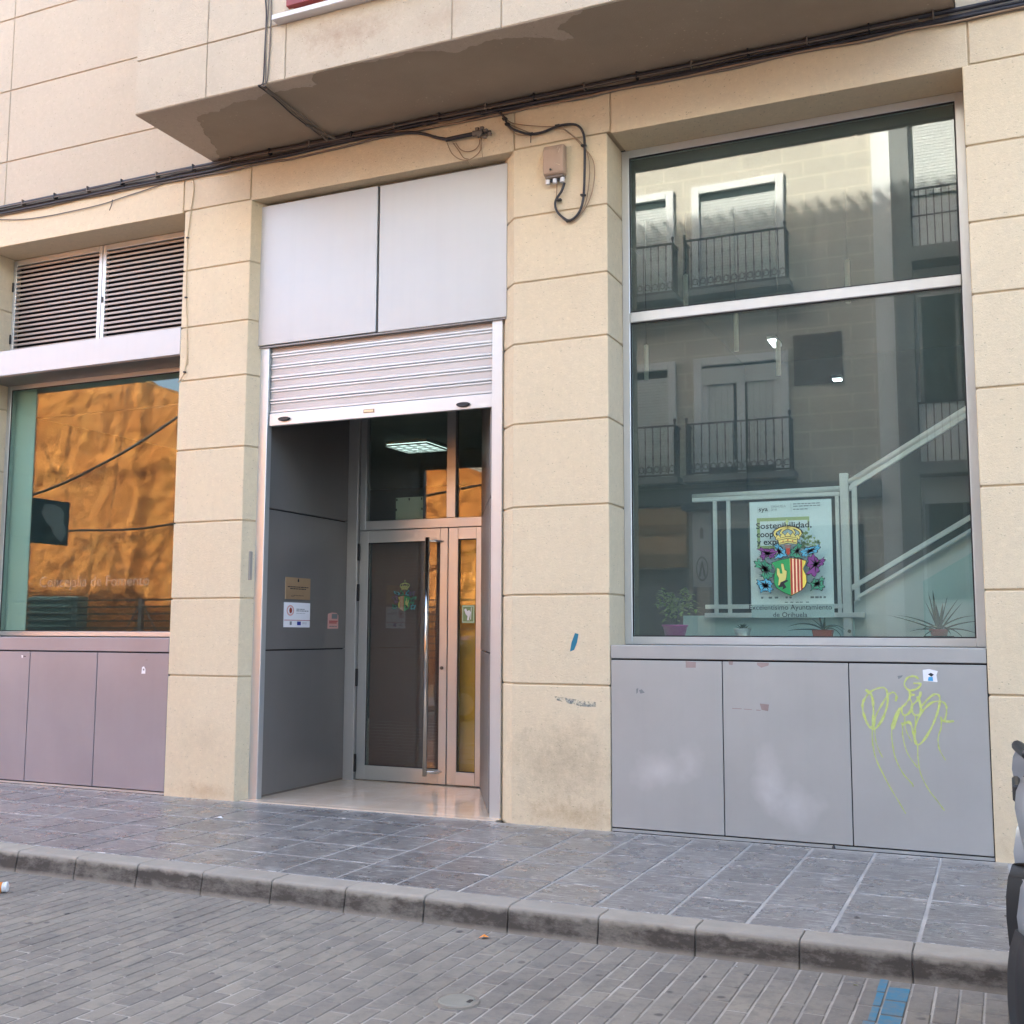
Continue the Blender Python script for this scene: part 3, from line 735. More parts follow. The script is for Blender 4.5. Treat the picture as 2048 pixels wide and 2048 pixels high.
vs = box('vestibule', -5.05, -4.90, 0.41, 1.72, -0.05, 3.7, M['gap'], B)
VX = -4.862
box('wall_backing', -4.899, -4.893, 0.206, 1.55, 0.0, 3.6, M['gap'], vs)
for a, b in ((0.022, 1.268), (1.280, 2.527), (2.539, 3.60)):
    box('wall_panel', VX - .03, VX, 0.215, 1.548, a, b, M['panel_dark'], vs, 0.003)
box('skirting', VX - .03, VX - .004, 0.22, 1.55, 0.001, 0.0215, M['cable_grey'], vs)
rp0, rp1 = Vector((-2.665, 0.205)), Vector((-3.405, 1.60))
dv = (rp1 - rp0).normalized(); nv = Vector((dv.y, -dv.x))
for a, b in ((0.022, 1.268), (1.280, 2.527), (2.539, 3.60)):
    q0 = rp0; q1 = rp1
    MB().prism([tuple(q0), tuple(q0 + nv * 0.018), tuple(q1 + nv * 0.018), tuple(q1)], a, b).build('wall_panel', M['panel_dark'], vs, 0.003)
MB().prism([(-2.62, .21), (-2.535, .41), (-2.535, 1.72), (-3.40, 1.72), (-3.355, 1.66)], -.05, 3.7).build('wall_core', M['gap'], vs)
box('ceiling', -4.89, -2.54, 0.345, 1.70, 3.61, 3.70, M['int_dark'], vs)
fl = box('floor_slab', -4.93, -2.52, 0.02, 1.7, -0.05, -0.004, M['grout'], vs)
for i in range(4):
    for j in range(3):
        a = -4.925 + i * .602; c = [0.125, 0.60, 1.10, 1.62]
        box('floor_tile', a, a + .600, c[j] + .001, c[j + 1] - .001, -0.004, 0.004, M['marble'], vs)
box('threshold', -4.925, -2.52, 0.03, 0.124, -0.004, 0.0035, M['marble'], vs)

DY = 1.62
po = MB().box(-4.905, -4.752, 1.552, 1.68, 0.0, 3.61).build('door_frame', M['panel'], B, 0.004)
box('post', -4.745, -4.676, 1.585, 1.66, 2.445, 3.61, M['alu'], po, .003)
box('transom_bar', -4.745, -3.38, 1.59, 1.66, 2.447, 2.538, M['alu'], po, .003)
box('mullion', -3.775, -3.678, 1.59, 1.66, 2.54, 3.61, M['alu'], po, .003)
box('pane', -4.675, -3.776, 1.628, 1.636, 2.539, 3.60, M['glass_door'], po)
box('pane', -3.677, -3.385, 1.628, 1.636, 2.539, 3.60, M['glass_door'], po)
def door_leaf(x0, x1, gx0, gx1, gz0, gz1, name):
    m = MB().box(x0, gx0, 1.59, 1.65, 0.012, 2.440).box(gx1, x1, 1.59, 1.65, 0.012, 2.440).box(gx0, gx1, 1.59, 1.65, 0.012, gz0).box(gx0, gx1, 1.59, 1.65, gz1, 2.440)
    d = m.build(name, M['alu'], B, 0.003)
    frame_rect(MB(), gx0 - .002, gx1 + .002, gz0 - .002, gz1 + .002, 0.009, 1.600, 1.606).build('gasket', M['black'], d)
    box('pane', gx0 + .001, gx1 - .001, 1.618, 1.626, gz0 + .001, gz1 - .001, M['glass_door'], d)
    return d
d1 = door_leaf(-4.742, -3.755, -4.645, -3.838, 0.147, 2.320, 'entrance_door')
d2 = door_leaf(-3.747, -3.385, -3.645, -3.452, 0.135, 2.327, 'entrance_door')
box('kick_plate', -3.645, -3.452, 1.584, 1.589, 0.02, 0.133, M['alu_white'], d2)
hd = MB().tube([(-3.93, 1.50, 0.09), (-3.93, 1.50, 2.345)], 0.023, 14, 1).build('pull_handle', M['steel'], d1, 0, True)
for z in (0.13, 2.31): MB().tube([(-3.93, 1.505, z), (-3.86, 1.54, z), (-3.80, 1.592, z)], 0.010, 8, 3).build('bracket', M['steel'], hd, 0, True)
for z0 in (0.082, 0.909, 1.742, 2.145): box('hinge', -4.772, -4.732, 1.565, 1.588, z0, z0 + .170, M['black'], d1, 0.004)
MB().tube([(-3.806, 1.575, 1.10), (-3.806, 1.590, 1.10)], 0.016, 12, 1).build('lock', M['cable_grey'], d1)

bl_ = MB()
for i in range(72): bl_.prism_x([(1.690, .14 + i * .0305), (1.697, .169 + i * .0305), (1.699, .169 + i * .0305), (1.692, .14 + i * .0305)], -4.66, -3.82)
tag(bl_.build('door_blind', M['blind_reddened'], d1), kind='stuff')
box('reflection_sheet', -3.70, -3.40, 1.70, 1.715, 0.05, 2.34, M['amber_reflection'], d2)  # added sheet, its amber stands in for mirrored sunlit ochre
# ---------------------------------------------------------------- rooms behind the glass
rm = box('interior_floor', -9.3, 2.2, 0.44, 9.0, -0.20, -0.06, M['int_floor'], B)
box('interior_wall', -9.3, 2.2, 9.0, 9.15, -0.1, 5.69, M['int_dark'], B)
box('interior_wall', -9.45, -9.305, 0.47, 9.0, -0.1, 5.69, M['int_dark'], B)
box('interior_wall', 2.115, 2.25, 0.41, 9.0, -0.1, 5.69, M['int_wall'], B)
box('interior_wall', -2.53, -2.40, 1.73, 9.0, -0.1, 5.69, M['int_dark'], B)
box('interior_ceiling', -9.3, -2.535, 1.73, 9.0, 3.95, 4.05, M['int_wall'], B)
box('interior_ceiling', -9.3, -5.06, 0.46, 1.725, 3.96, 4.06, M['int_wall'], B)
box('interior_ceiling', -2.535, 2.11, 0.43, 9.0, 5.58, 5.68, M['int_dark'], B)
box('interior_ledge', -1.575, 0.996, 0.425, 0.86, 1.36, 1.405, M['int_wall'], B, .004)
box('strip_board', -8.30, -7.975, 0.445, 0.456, 1.39, 3.955, M['int_wall'], B)  # added pale board, lightens the glass strip that mirrors the reveal
box('interior_ledge', -8.295, -5.73, 0.435, 0.70, 1.34, 1.388, M['int_dark'], B, .004)
box('interior_screen', -1.57, 0.99, 0.43, 0.50, -0.05, 1.355, M['int_dark'], B)
# staircase with its landing
st = MB().box(-1.35, 0.03, 1.24, 2.9, 1.40, 1.585).build('staircase', M['int_teal'], B)
box('landing_wall', -1.30, 0.02, 1.28, 1.34, -0.05, 1.398, M['int_teal'], st)
def strz(x): return 1.715 + (x - 0.06) * 0.594
MB().prism_y([(0.032, -0.05), (0.032, strz(0.032)), (2.08, strz(2.08)), (2.08, -0.05)], 1.26, 1.34).build('stringer_wall', M['int_wall'], st)
MB().prism_y([(0.55, 1.0), (0.55, strz(0.55) - .16), (2.08, strz(2.08) - .16), (2.08, 1.0)], 1.250, 1.258).build('teal_panel', M['int_teal'], st)
for i in range(11):
    x = 0.05 + i * .18; zt = 1.70 + i * .107
    if x < 2.0: box('step', x, x + .20, 1.345, 2.85, zt - .06, zt, M['int_floor'], st)
rl = MB().box(-0.045, 0.022, 1.185, 1.245, 1.36, 2.715).build('newel_post', M['rail'], st, .004)
MB().tube([(0.0, 1.205, 1.46), (0.0, 1.178, 1.46)], 0.014, 10, 1).build('bolt', M['cable_grey'], rl)
MB().tube([(-1.25, 1.215, 2.585), (-0.046, 1.215, 2.597)], 0.021, 10, 1).build('handrail', M['rail'], st, 0, True)
box('rail', -1.25, -0.047, 1.195, 1.235, 2.538, 2.570, M['rail'], st, .003)
box('rail', -1.15, -0.047, 1.195, 1.235, 1.640, 1.675, M['rail'], st, .003)
box('landing_edge', -1.15, 0.12, 1.17, 1.24, 1.566, 1.606, M['rail'], st, .003)
for x in (-1.075, -0.962, -0.085): box('baluster', x, x + .030, 1.198, 1.232, 1.58, 2.537, M['rail'], st, .003)
box('baluster', 0.045, 0.085, 1.198, 1.232, 1.70, 2.66, M['rail'], st, .003)
def diag(x0, z0, x1, z1, w, name, tube=False):
    if tube: return MB().tube([(x0, 1.215, z0), (x1, 1.215, z1)], w, 10, 1).build(name, M['rail'], st, 0, True)
    return MB().prism_y([(x0, z0 - w), (x1, z1 - w), (x1, z1 + w), (x0, z0 + w)], 1.195, 1.235).build(name, M['rail'], st, .003)
sl_ = 0.594
diag(0.023, 2.640, 2.0, 2.640 + 1.977 * sl_, 0.024, 'handrail', True)
diag(0.024, 2.590, 2.0, 2.590 + 1.976 * sl_, 0.021, 'rail')
diag(0.024, 1.800, 2.0, 1.800 + 1.976 * sl_, 0.022, 'rail')
diag(0.060, 1.722, 2.0, 1.722 + 1.94 * sl_, 0.016, 'string_edge')

# ================================================================== THINGS INSIDE
def pendant(x, y, z0, z1, label):
    e = empty('pendant_lamp', (x, y, z0))
    tag(e, label, 'lamp', 'tube lamps hung over the stairs')
    MB().lathe([(0.010, z1 + .012), (0.023, z1), (0.023, z0), (0.019, z0)], x, y, 14).build('lamp_shade', M['lamp'], e, 0, True)
    MB().tube([(x, y, z1 + .01), (x, y, 5.575)], 0.0025, 5, 1).build('cord', M['cable_black'], e)
pendant(-1.62, 2.5, 4.63, 4.95, 'cream tube pendant crossing the window bar in front of the reflected balcony gap')
pendant(-0.085, 2.5, 4.49, 4.885, 'cream tube pendant nearest the stairs, highest on its cord, behind the window bar')
pendant(-1.13, 2.5, 4.136, 4.50, 'cream tube pendant hanging just under the middle of the window bar')
pendant(-2.03, 2.5, 3.94, 4.28, 'cream tube pendant hanging lowest beside the display window edge')
pendant(-0.735, 2.5, 3.86, 4.19, 'cream tube pendant hanging over the lit ceiling lamp')

def luminaire(name, x, y, z, lx, ly, mat, label, cells=0):
    e = empty(name, (x, y, z)); tag(e, label, 'ceiling light', 'lit lamps indoors')
    box('housing', x - lx / 2, x + lx / 2, y - ly / 2, y + ly / 2, z + .012, z + .05, M['white'], e)
    box('diffuser', x - lx / 2 + .012, x + lx / 2 - .012, y - ly / 2 + .012, y + ly / 2 - .012, z, z + .010, mat, e)
    for i in range(cells + 1 if cells else 0):
        t = -lx / 2 + lx * i / cells; box('louvre', x + t - .005, x + t + .005, y - ly / 2, y + ly / 2, z - .02, z - .001, M['white'], e)
    for i in range(cells + 1 if cells else 0):
        t = -ly / 2 + ly * i / cells; box('louvre', x - lx / 2, x + lx / 2, y + t - .005, y + t + .005, z - .018, z - .0015, M['white'], e)
luminaire('ceiling_light', -5.95, 4.95, 3.89, .62, .62, M['panel_light'], 'square louvred ceiling light seen through the transom above the door', 4)
luminaire('ceiling_light', -1.40, 6.0, 5.09, .11, .42, M['tube'], 'bright fluorescent lamp behind the right display window bar')
luminaire('ceiling_light', -0.64, 6.0, 4.55, .12, .14, M['tube'], 'small bright lamp deep inside, above the stair rail')

# ---- potted plants on the inner ledge
LZ = 1.405
def blade(m, p, az, el, L, w, droop, th=0.35):
    """tapered fleshy leaf: rhombic section swept along a drooping arc"""
    n = 7; P = []; d = Vector((math.cos(az) * math.cos(el), math.sin(az) * math.cos(el), math.sin(el))); q = Vector(p)
    for i in range(n + 1):
        P.append(q.copy()); q = q + d * (L / n); d = (d + Vector((0, 0, -droop / n))).normalized()
    vs = []; side = Vector((-math.sin(az), math.cos(az), 0))
    for i, c in enumerate(P):
        t = i / n; ww = w * (1 - t) ** 0.7 * (0.75 + 0.5 * min(1, t * 4)) / 1.25 + 0.0006
        dd = (P[min(i + 1, n)] - P[max(i - 1, 0)]).normalized(); up = side.cross(dd).normalized()
        vs += [c + side * ww, c - up * ww * th, c - side * ww, c + up * ww * th * 0.6]
    fs = []
    for i in range(n):
        for k in range(4): fs.append((i * 4 + k, i * 4 + (k + 1) % 4, (i + 1) * 4 + (k + 1) % 4, (i + 1) * 4 + k))
    m.add(vs, fs)
rp = random.Random(3)
# leafy plant in a magenta pot
x, y = -1.25, 0.62
e = tag(empty('potted_plant', (x, y, LZ)), 'light green leafy plant in a magenta pot at the window corner', 'plant', 'plants on the window ledge')
pt = MB().lathe([(0.075, LZ), (0.095, LZ + .085), (0.103, LZ + .086), (0.103, LZ + .10), (0.092, LZ + .10), (0.088, LZ + .08)], x, y, 20).build('pot', M['pot_purple'], e, 0, True)
MB().lathe([(0.086, LZ + .06), (0.086, LZ + .075)], x, y, 16).build('soil', M['soil'], e)
m = MB(); sm_ = MB()
for i in range(9):
    tx = x + rp.uniform(-.12, .26); tz = LZ + rp.uniform(.24, .39); ty = y + rp.uniform(-.10, .10)
    sm_.tube([(x + rp.uniform(-.03, .03), y, LZ + .07), ((x + tx) / 2 - .02, ty, LZ + .22), (tx, ty, tz)], 0.003, 5, 3)
    for k in range(30):
        t = rp.uniform(-.01, .13); az = rp.uniform(0, 6.28)
        blade(m, (tx - t * .6 * rp.uniform(-1, 1), ty, tz - t), az, rp.uniform(-.4, .7), rp.uniform(.04, .075), rp.uniform(.011, .017), 0.6, 0.15)
m.build('foliage', M['leaf1'], e); sm_.build('stem', M['leaf2'], e)
# succulent in a tin
x, y = -0.72, 0.62
e = tag(empty('potted_plant', (x, y, LZ)), 'small succulent rosette in a galvanised tin pot', 'plant', 'plants on the window ledge')
MB().lathe([(0.052, LZ), (0.058, LZ + .02), (0.056, LZ + .025), (0.064, LZ + .062), (0.070, LZ + .066), (0.070, LZ + .072), (0.062, LZ + .07)], x, y, 20).build('pot', M['tin'], e, 0, True)
m = MB()
for i in range(22): blade(m, (x, y, LZ + .062), i * 2.4, 0.3 + (i / 22) * 1.0, .07 - .02 * i / 22, .011, 0.2, 0.5)
m.build('foliage', M['leaf2'], e)
# aloe with drooping leaves in a red pot
x, y = -0.122, 0.62
e = tag(empty('potted_plant', (x, y, LZ)), 'few-leaved drooping aloe in a square red pot', 'plant', 'plants on the window ledge')
MB().add([(x - .062, y - .05, LZ), (x + .062, y - .05, LZ), (x + .062, y + .05, LZ), (x - .062, y + .05, LZ), (x - .073, y - .06, LZ + .064), (x + .073, y - .06, LZ + .064), (x + .073, y + .06, LZ + .064), (x - .073, y + .06, LZ + .064)],
         [(0, 3, 2, 1), (4, 5, 6, 7), (0, 1, 5, 4), (1, 2, 6, 5), (2, 3, 7, 6), (3, 0, 4, 7)]).build('pot', M['pot_red'], e, .004)
m = MB()
for az, el, L, w, dr in ((3.0, .55, .30, .020, 1.1), (3.2, .15, .26, .018, 0.35), (2.6, 1.3, .19, .017, -.1), (1.3, 1.35, .12, .013, .2), (0.1, .75, .20, .016, 1.8), (-.3, .55, .19, .014, 2.6), (0.25, .85, .16, .012, 2.4), (2.9, .85, .14, .013, .4)):
    blade(m, (x + rp.uniform(-.02, .02), y, LZ + .055), az, el, L, w, dr, .45)
m.build('foliage', M['leaf2'], e)
# big aloe
x, y = 0.685, 0.62
e = tag(empty('potted_plant', (x, y, LZ)), 'spiky many-leaved aloe in a round red pot on a black tray', 'plant', 'plants on the window ledge')
MB().lathe([(0.052, LZ + .012), (0.060, LZ + .055), (0.067, LZ + .057), (0.067, LZ + .070), (0.058, LZ + .07)], x, y, 20).build('pot', M['pot_red'], e, 0, True)
box('tray', x - .10, x + .10, y - .06, y + .06, LZ + .001, LZ + .022, M['black'], e, .004)
m = MB()
for az, el, L, w, dr in ((2.7, 1.35, .26, .013, 0), (2.2, 1.45, .27, .013, 0), (3.4, 1.2, .22, .013, .1), (0.5, 1.3, .24, .013, .1), (0.2, 1.05, .25, .013, .2), (5.9, .95, .24, .012, .3), (0.1, .7, .26, .012, .8), (6.1, .45, .25, .012, .5), (0.0, .2, .24, .012, .7), (3.1, .55, .30, .012, .5), (3.3, .40, .33, .011, .2), (2.9, .2, .20, .011, .6), (5.2, .5, .2, .012, 1.6), (4.0, .5, .18, .012, 1.2), (1.4, 1.1, .22, .012, .3), (4.6, 1.1, .2, .012, .4), (5.6, .3, .22, .011, 1.4), (3.7, .15, .16, .011, 1.4)):
    blade(m, (x + rp.uniform(-.02, .02), y + rp.uniform(-.01, .01), LZ + .06), az, el, L * 1.08, w * 1.35, dr, .5)
m.build('foliage', M['leaf2'], e)

# ---- poster behind the glass
px0, px1, pz0, pz1, py = -0.612, -0.012, 1.655, 2.425, 0.440
e = tag(empty('poster', (-0.31, py, pz0)), 'pale printed poster with bold heading and olive frame behind the crest', 'poster')
box('sheet', px0, px1, py, py + .003, pz0, pz1, M['paper'], e)
box('lower_band', px0, px1, py, py + .003, 1.556, pz0 - .001, plain('poster_band', (0.42, 0.50, 0.46), .6), e)
pf = py - .0012
def pz(zy): return 2.425 - (zy - 300) * 0.000575        # down the sheet
def px(zx): return -0.612 + (zx - 290) * 0.000563
flat('olive_frame', [[(px(a), pz(d)), (px(c), pz(d)), (px(c), pz(b)), (px(a), pz(b))] for a, b, c, d in ((385, 515, 1070, 560), (385, 560, 425, 920), (425, 880, 700, 920), (1045, 560, 1070, 700))], pf + .0005, M['olive'], e)
text('heading', 'Sostenibilidad,', px(372), px(1098), pz(655), pf, M['ink'], e, 0.018, 0.062)
text('heading', 'coope', px(378), px(655), pz(765), pf, M['ink'], e, 0.018, 0.062)
text('heading', 'y expa', px(378), px(690), pz(865), pf, M['ink'], e, 0.018, 0.062)
text('logo', 'sya', px(412), px(535), pz(425), pf, M['ink'], e, 0.02, 0.045)
frame_rect(MB(), px(398), px(552), pz(440), pz(372), .0012, pf - .0002, pf + .0002).build('logo_box', M['gray_ink'], e)
text('place_name', 'ORIHUELA', px(575), px(770), pz(385), pf, M['gray_ink'], e, 0, .024)
text('place_name', '2018', px(572), px(650), pz(425), pf, M['gray_ink'], e, 0, .024)
lines = []
for yy, a, b in ((350, 865, 1230), (380, 865, 1240), (420, 865, 1075)):
    xx = a
    while xx < b - 20:
        w_ = random.uniform(25, 70); lines.append((xx, yy - 9, min(b, xx + w_), yy + 3)); xx += w_ + 10
for yy in (970, 995, 1020, 1050, 1190, 1222, 1250, 1278, 1330, 1505): lines.append((402, yy - 3, 402 + random.uniform(60, 170), yy + 2))
for xx in (420, 520, 600, 740, 790, 1060, 1120, 1175, 1225): lines.append((xx, 1540, xx + random.choice((30, 45)), 1565))
for xx in (730, 800, 870, 920, 1000): lines.append((xx, 1608, xx + 40, 1620))
lines.append((836, 330, 839, 440))
flat('small_print', [[(px(a), pz(d)), (px(c), pz(d)), (px(c), pz(b)), (px(a), pz(b))] for a, b, c, d in lines], pf, M['gray_ink'], e)
lf = []
for i in range(60):
    a = random.uniform(950, 1200); b = random.uniform(720, 930); 
    if b < 700 + (a - 1000) * .7: continue
    s = random.uniform(12, 34); an = random.uniform(0, 3.1)
    lf.append([(px(a + s * math.cos(an + t) * (1 if k % 2 else .5)), pz(b + s * math.sin(an + t) * (1 if k % 2 else .5))) for k, t in enumerate([0, -1.05, -2.1, -3.14, -4.2, -5.2])])
flat('leaf_picture', lf, pf, M['olive'], e)

# ---- coat of arms printed on glass
def crest(ox, oz, k, y, mirror, label, parent_loc):
    e = tag(empty('coat_of_arms', parent_loc), label, 'decal')
    s = -1 if mirror else 1
    def T(pts, dy=0): return [(ox + s * (a - 840) * k, oz + (1560 - b) * k) for a, b in (pts if s > 0 else pts[::-1])]
    def F(name, polys, mat, lay):
        o = flat(name, [T(p)[::-1] for p in polys], y - lay * 0.0005, mat, e)
        if name in ('mantling_vein', 'pearl', 'crown_line', 'gem'): tag(o, kind='stuff')
    def grow(p, f):
        cx = sum(a for a, b in p) / len(p); cy = sum(b for a, b in p) / len(p)
        out = []
        for a, b in p:
            d = math.hypot(a - cx, b - cy) or 1; out.append((a + (a - cx) / d * f, b + (b - cy) / d * f))
        return out
    topL = [(612, 1130), (700, 1100), (840, 1072)]; botL = [(850, 1556), (790, 1530), (735, 1500), (665, 1452), (637, 1390), (640, 1300), (662, 1222), (640, 1165)]
    outl = topL + [(960, 1086), (1052, 1112), (1040, 1150), (1008, 1212), (1046, 1300), (1052, 1380), (1030, 1440), (965, 1500)] + botL
    F('outline', [grow(outl, 9)], M['ink'], 1)
    F('field', [topL + [(845, 1072)] + botL], M['green'], 2)
    right = [(845, 1072), (960, 1086), (1052, 1112), (1040, 1150), (1008, 1212), (1046, 1300), (1052, 1380), (1030, 1440), (965, 1500), (850, 1556)]
    F('field', [right], M['yellow'], 2)
    st_ = []; sc_ = []
    for i, x0 in enumerate((850, 893, 936, 976)):
        top = 1074 + max(0, x0 - 845) * .12; bot = 1552 - (x0 - 850) * .46
        st_.append([(x0, top), (x0 + 27, top + 3), (x0 + 27, bot - 13), (x0, bot)])
        if i < 3: sc_.append([(x0 + 27, top + 3), (x0 + 43, top + 5), (x0 + 43, bot - 21), (x0 + 27, bot - 13)])
    F('stripe', st_, M['darkred'], 3); F('stripe', sc_, M['cream_p'], 3)
    bird = [(733, 1150), (745, 1138), (762, 1150), (775, 1225), (803, 1240), (795, 1320), (778, 1368), (745, 1388), (712, 1442), (690, 1420), (700, 1330), (676, 1280), (680, 1195), (706, 1212), (716, 1270), (748, 1272), (738, 1205)]
    F('bird', [grow(bird, 7)], M['ink'], 3); F('bird', [bird], M['gold'], 4)
    F('bird_feet', [[(720, 1385), (800, 1352), (822, 1368), (765, 1400), (795, 1452), (740, 1482), (752, 1442), (690, 1452)]], M['ink'], 5)
    band = [(700, 812), (826, 790), (948, 812), (938, 890), (826, 868), (716, 890)]
    pts_ = [[(x0 - 26, y0 + 30), (x0 - 30, y0 + 4), (x0, y0 - 34), (x0 + 30, y0 + 4), (x0 + 26, y0 + 30)] for x0, y0 in ((702, 795), (762, 775), (826, 765), (890, 775), (948, 795))]
    def strip(p, w):
        L_ = []; R_ = []
        for i, (a, b) in enumerate(p):
            a0, b0 = p[max(i - 1, 0)]; a1, b1 = p[min(i + 1, len(p) - 1)]; l = math.hypot(a1 - a0, b1 - b0); nx, ny = -(b1 - b0) / l * w, (a1 - a0) / l * w
            L_.append((a + nx, b + ny)); R_.append((a - nx, b - ny))
        return L_ + R_[::-1]
    arches = [[(690, 800), (655, 755), (668, 715), (720, 682), (790, 665), (822, 662)], [(762, 775), (735, 735), (760, 700), (800, 680), (822, 670)], [(890, 775), (915, 735), (890, 700), (850, 680), (828, 670)], [(958, 800), (995, 755), (980, 715), (930, 682), (860, 665), (828, 662)]]
    F('crown', [strip(p, 21) for p in arches], M['ink'], 1); F('crown', [strip(p, 12) for p in arches], M['gold'], 2)
    F('crown', [grow(p, 8) for p in pts_], M['ink'], 3); F('crown', pts_, M['gold'], 4)
    F('crown', [grow(band, 9)], M['ink'], 5); F('crown', [band], M['gold'], 6)
    F('crown_line', [strip([(712, 832), (826, 810), (940, 832)], 4), strip([(720, 872), (826, 850), (932, 872)], 4)], M['ink'], 7)
    pearls = []
    for i in range(27):
        t = math.pi * (0.08 + 0.84 * i / 26); cx_, cy_ = 822 - 205 * math.cos(t), 775 - 128 * math.sin(t)
        pearls.append([(cx_ + 8 * math.cos(q), cy_ + 11 * math.sin(q)) for q in [-2 * math.pi * j / 6 for j in range(6)]])
    F('pearl', pearls, M['ink'], 4)
    F('orb_cross', [[(812, 560), (828, 560), (828, 585), (845, 585), (845, 600), (828, 600), (828, 640), (812, 640), (812, 600), (795, 600), (795, 585), (812, 585)]], M['olive'], 4)
    F('gem', [[(812, 832), (826, 820), (840, 832), (826, 846)], [(755, 846), (766, 836), (776, 848), (764, 858)], [(876, 848), (888, 836), (900, 846), (890, 858)]], M['darkred'], 8)
    F('helm', [[(780, 895), (870, 895), (862, 935), (785, 935)]], M['brown'], 2)
    F('helm', [[(800, 938), (850, 938), (848, 1008), (826, 1034), (806, 1008)]], M['darkred'], 3)
    leaves = [('purple', [(428, 945), (480, 928), (548, 955), (620, 945), (700, 985), (650, 1010), (635, 1052), (585, 1062), (560, 1025), (500, 1085), (470, 1035), (492, 985)]),
              ('leafg', [(388, 1110), (440, 1078), (480, 1125), (520, 1090), (560, 1150), (602, 1150), (612, 1205), (565, 1222), (600, 1262), (640, 1272), (600, 1312), (560, 1335), (510, 1332), (470, 1282), (500, 1242), (450, 1185), (400, 1185)]),
              ('sea', [(418, 1350), (480, 1372), (530, 1338), (585, 1370), (612, 1402), (585, 1435), (612, 1472), (580, 1512), (520, 1482), (460, 1512), (452, 1442), (420, 1402)]),
              ('sea', [(655, 905), (690, 880), (735, 935), (782, 965), (802, 1042), (725, 1058), (650, 1075), (690, 1015), (715, 990), (670, 950)]),
              ('leafg', [(1000, 905), (960, 880), (918, 935), (870, 965), (855, 1042), (928, 1058), (1000, 1075), (962, 1015), (940, 990), (985, 950)]),
              ('sea', [(990, 985), (1060, 945), (1130, 940), (1215, 908), (1228, 945), (1180, 1005), (1110, 1010), (1052, 1055), (1010, 1040)]),
              ('purple', [(1085, 1070), (1150, 1030), (1185, 1085), (1230, 1120), (1272, 1068), (1285, 1110), (1255, 1168), (1200, 1185), (1215, 1235), (1160, 1312), (1050, 1275), (1110, 1225), (1068, 1170)]),
              ('leafg', [(1075, 1392), (1120, 1400), (1150, 1350), (1200, 1372), (1240, 1322), (1272, 1350), (1245, 1402), (1270, 1445), (1235, 1490), (1165, 1465), (1105, 1495), (1130, 1440)])]
    def notch(p, f=.20):
        cx_ = sum(a for a, b in p) / len(p); cy_ = sum(b for a, b in p) / len(p); out = []
        for i, (a, b) in enumerate(p):
            a2, b2 = p[(i + 1) % len(p)]; out.append((a, b))
            for t, g_ in ((.30, f * .35), (.50, f), (.70, f * .25)):
                mx_, my_ = a + (a2 - a) * t, b + (b2 - b) * t; out.append((mx_ + (cx_ - mx_) * g_, my_ + (cy_ - my_) * g_))
        return out
    leaves = [(c, notch(grow(p, 6))) for c, p in leaves]
    for c, p in leaves: F('mantling_edge', [grow(p, 14)], M['ink'], 1)
    for c, p in leaves: F('mantling', [p], M[c], 2)
    veins = []
    for c, p in leaves:
        cx_ = sum(a for a, b in p) / len(p); cy_ = sum(b for a, b in p) / len(p)
        for a, b in p[::4]:
            dx, dy = a - cx_, b - cy_; L = math.hypot(dx, dy); nx, ny = -dy / L * 14, dx / L * 14
            veins.append([(cx_ + nx, cy_ + ny), (cx_ - nx, cy_ - ny), (cx_ + dx * .82, cy_ + dy * .82)])
    F('mantling_vein', veins, M['ink'], 3)
    return e
crest(-0.312, 1.716, 0.000562, 0.3695, False, 'large coloured coat of arms with crown printed on the display window', (-0.312, 0.3695, 1.6))
crest(-4.25, 1.640, 0.000310, 1.6325, True, 'small coloured coat of arms with crown on the entrance door glass', (-4.25, 1.6325, 1.64))
e = tag(empty('window_lettering', (-0.315, 0.3695, 1.56)), 'black two-line town hall lettering under the crest on the display window', 'lettering')
text('letters', 'Excelentísimo Ayuntamiento', -0.613, -0.018, 1.614, 0.3695, M['ink'], e, 0.0)
text('letters', 'de Orihuela', -0.439, -0.194, 1.560, 0.3695, M['ink'], e, 0.0)
e = tag(empty('window_lettering', (-7.03, 0.3785, 1.87)), 'faint pale lettering low on the orange reflecting display window', 'lettering')
text('letters', 'Concejalía de Fomento', -7.727, -6.327, 1.872, 0.3785, M['letter_faint'], e, -0.014)
# notices at the door
nz = tag(empty('notice_sheet', (-4.225, 1.66, 2.536)), 'blank pale sheet with dark clips inside the transom glass over the door', 'notice')
box('sheet', -4.377, -4.073, 1.662, 1.666, 2.542, 2.768, M['safew'], nz)
for a, b in ((-4.365, 2.75), (-4.225, 2.75), (-4.085, 2.75), (-4.37, 2.65), (-4.08, 2.65)): box('clip', a - .006, a + .006, 1.657, 1.6615, b - .014, b + .008, M['ink'], nz)
e = tag(empty('door_sticker', (-3.54, 1.6155, 1.53)), 'green and white square sticker on the narrow door glass', 'sticker')
box('sheet', -3.610, -3.475, 1.6150, 1.6165, 1.525, 1.698, M['safe'], e)
box('border', -3.604, -3.481, 1.6138, 1.6148, 1.532, 1.690, M['safew'], e); box('ground', -3.597, -3.488, 1.6126, 1.6136, 1.540, 1.682, M['safe'], e)
flat('figure', [[(-3.585, 1.655), (-3.565, 1.665), (-3.552, 1.640), (-3.530, 1.650), (-3.515, 1.628), (-3.522, 1.600), (-3.535, 1.560), (-3.522, 1.552), (-3.555, 1.552), (-3.548, 1.590), (-3.568, 1.610)][::-1], [(-3.520, 1.560), (-3.512, 1.675), (-3.506, 1.675), (-3.512, 1.560)][::-1]], 1.6120, M['paper_w'], e)

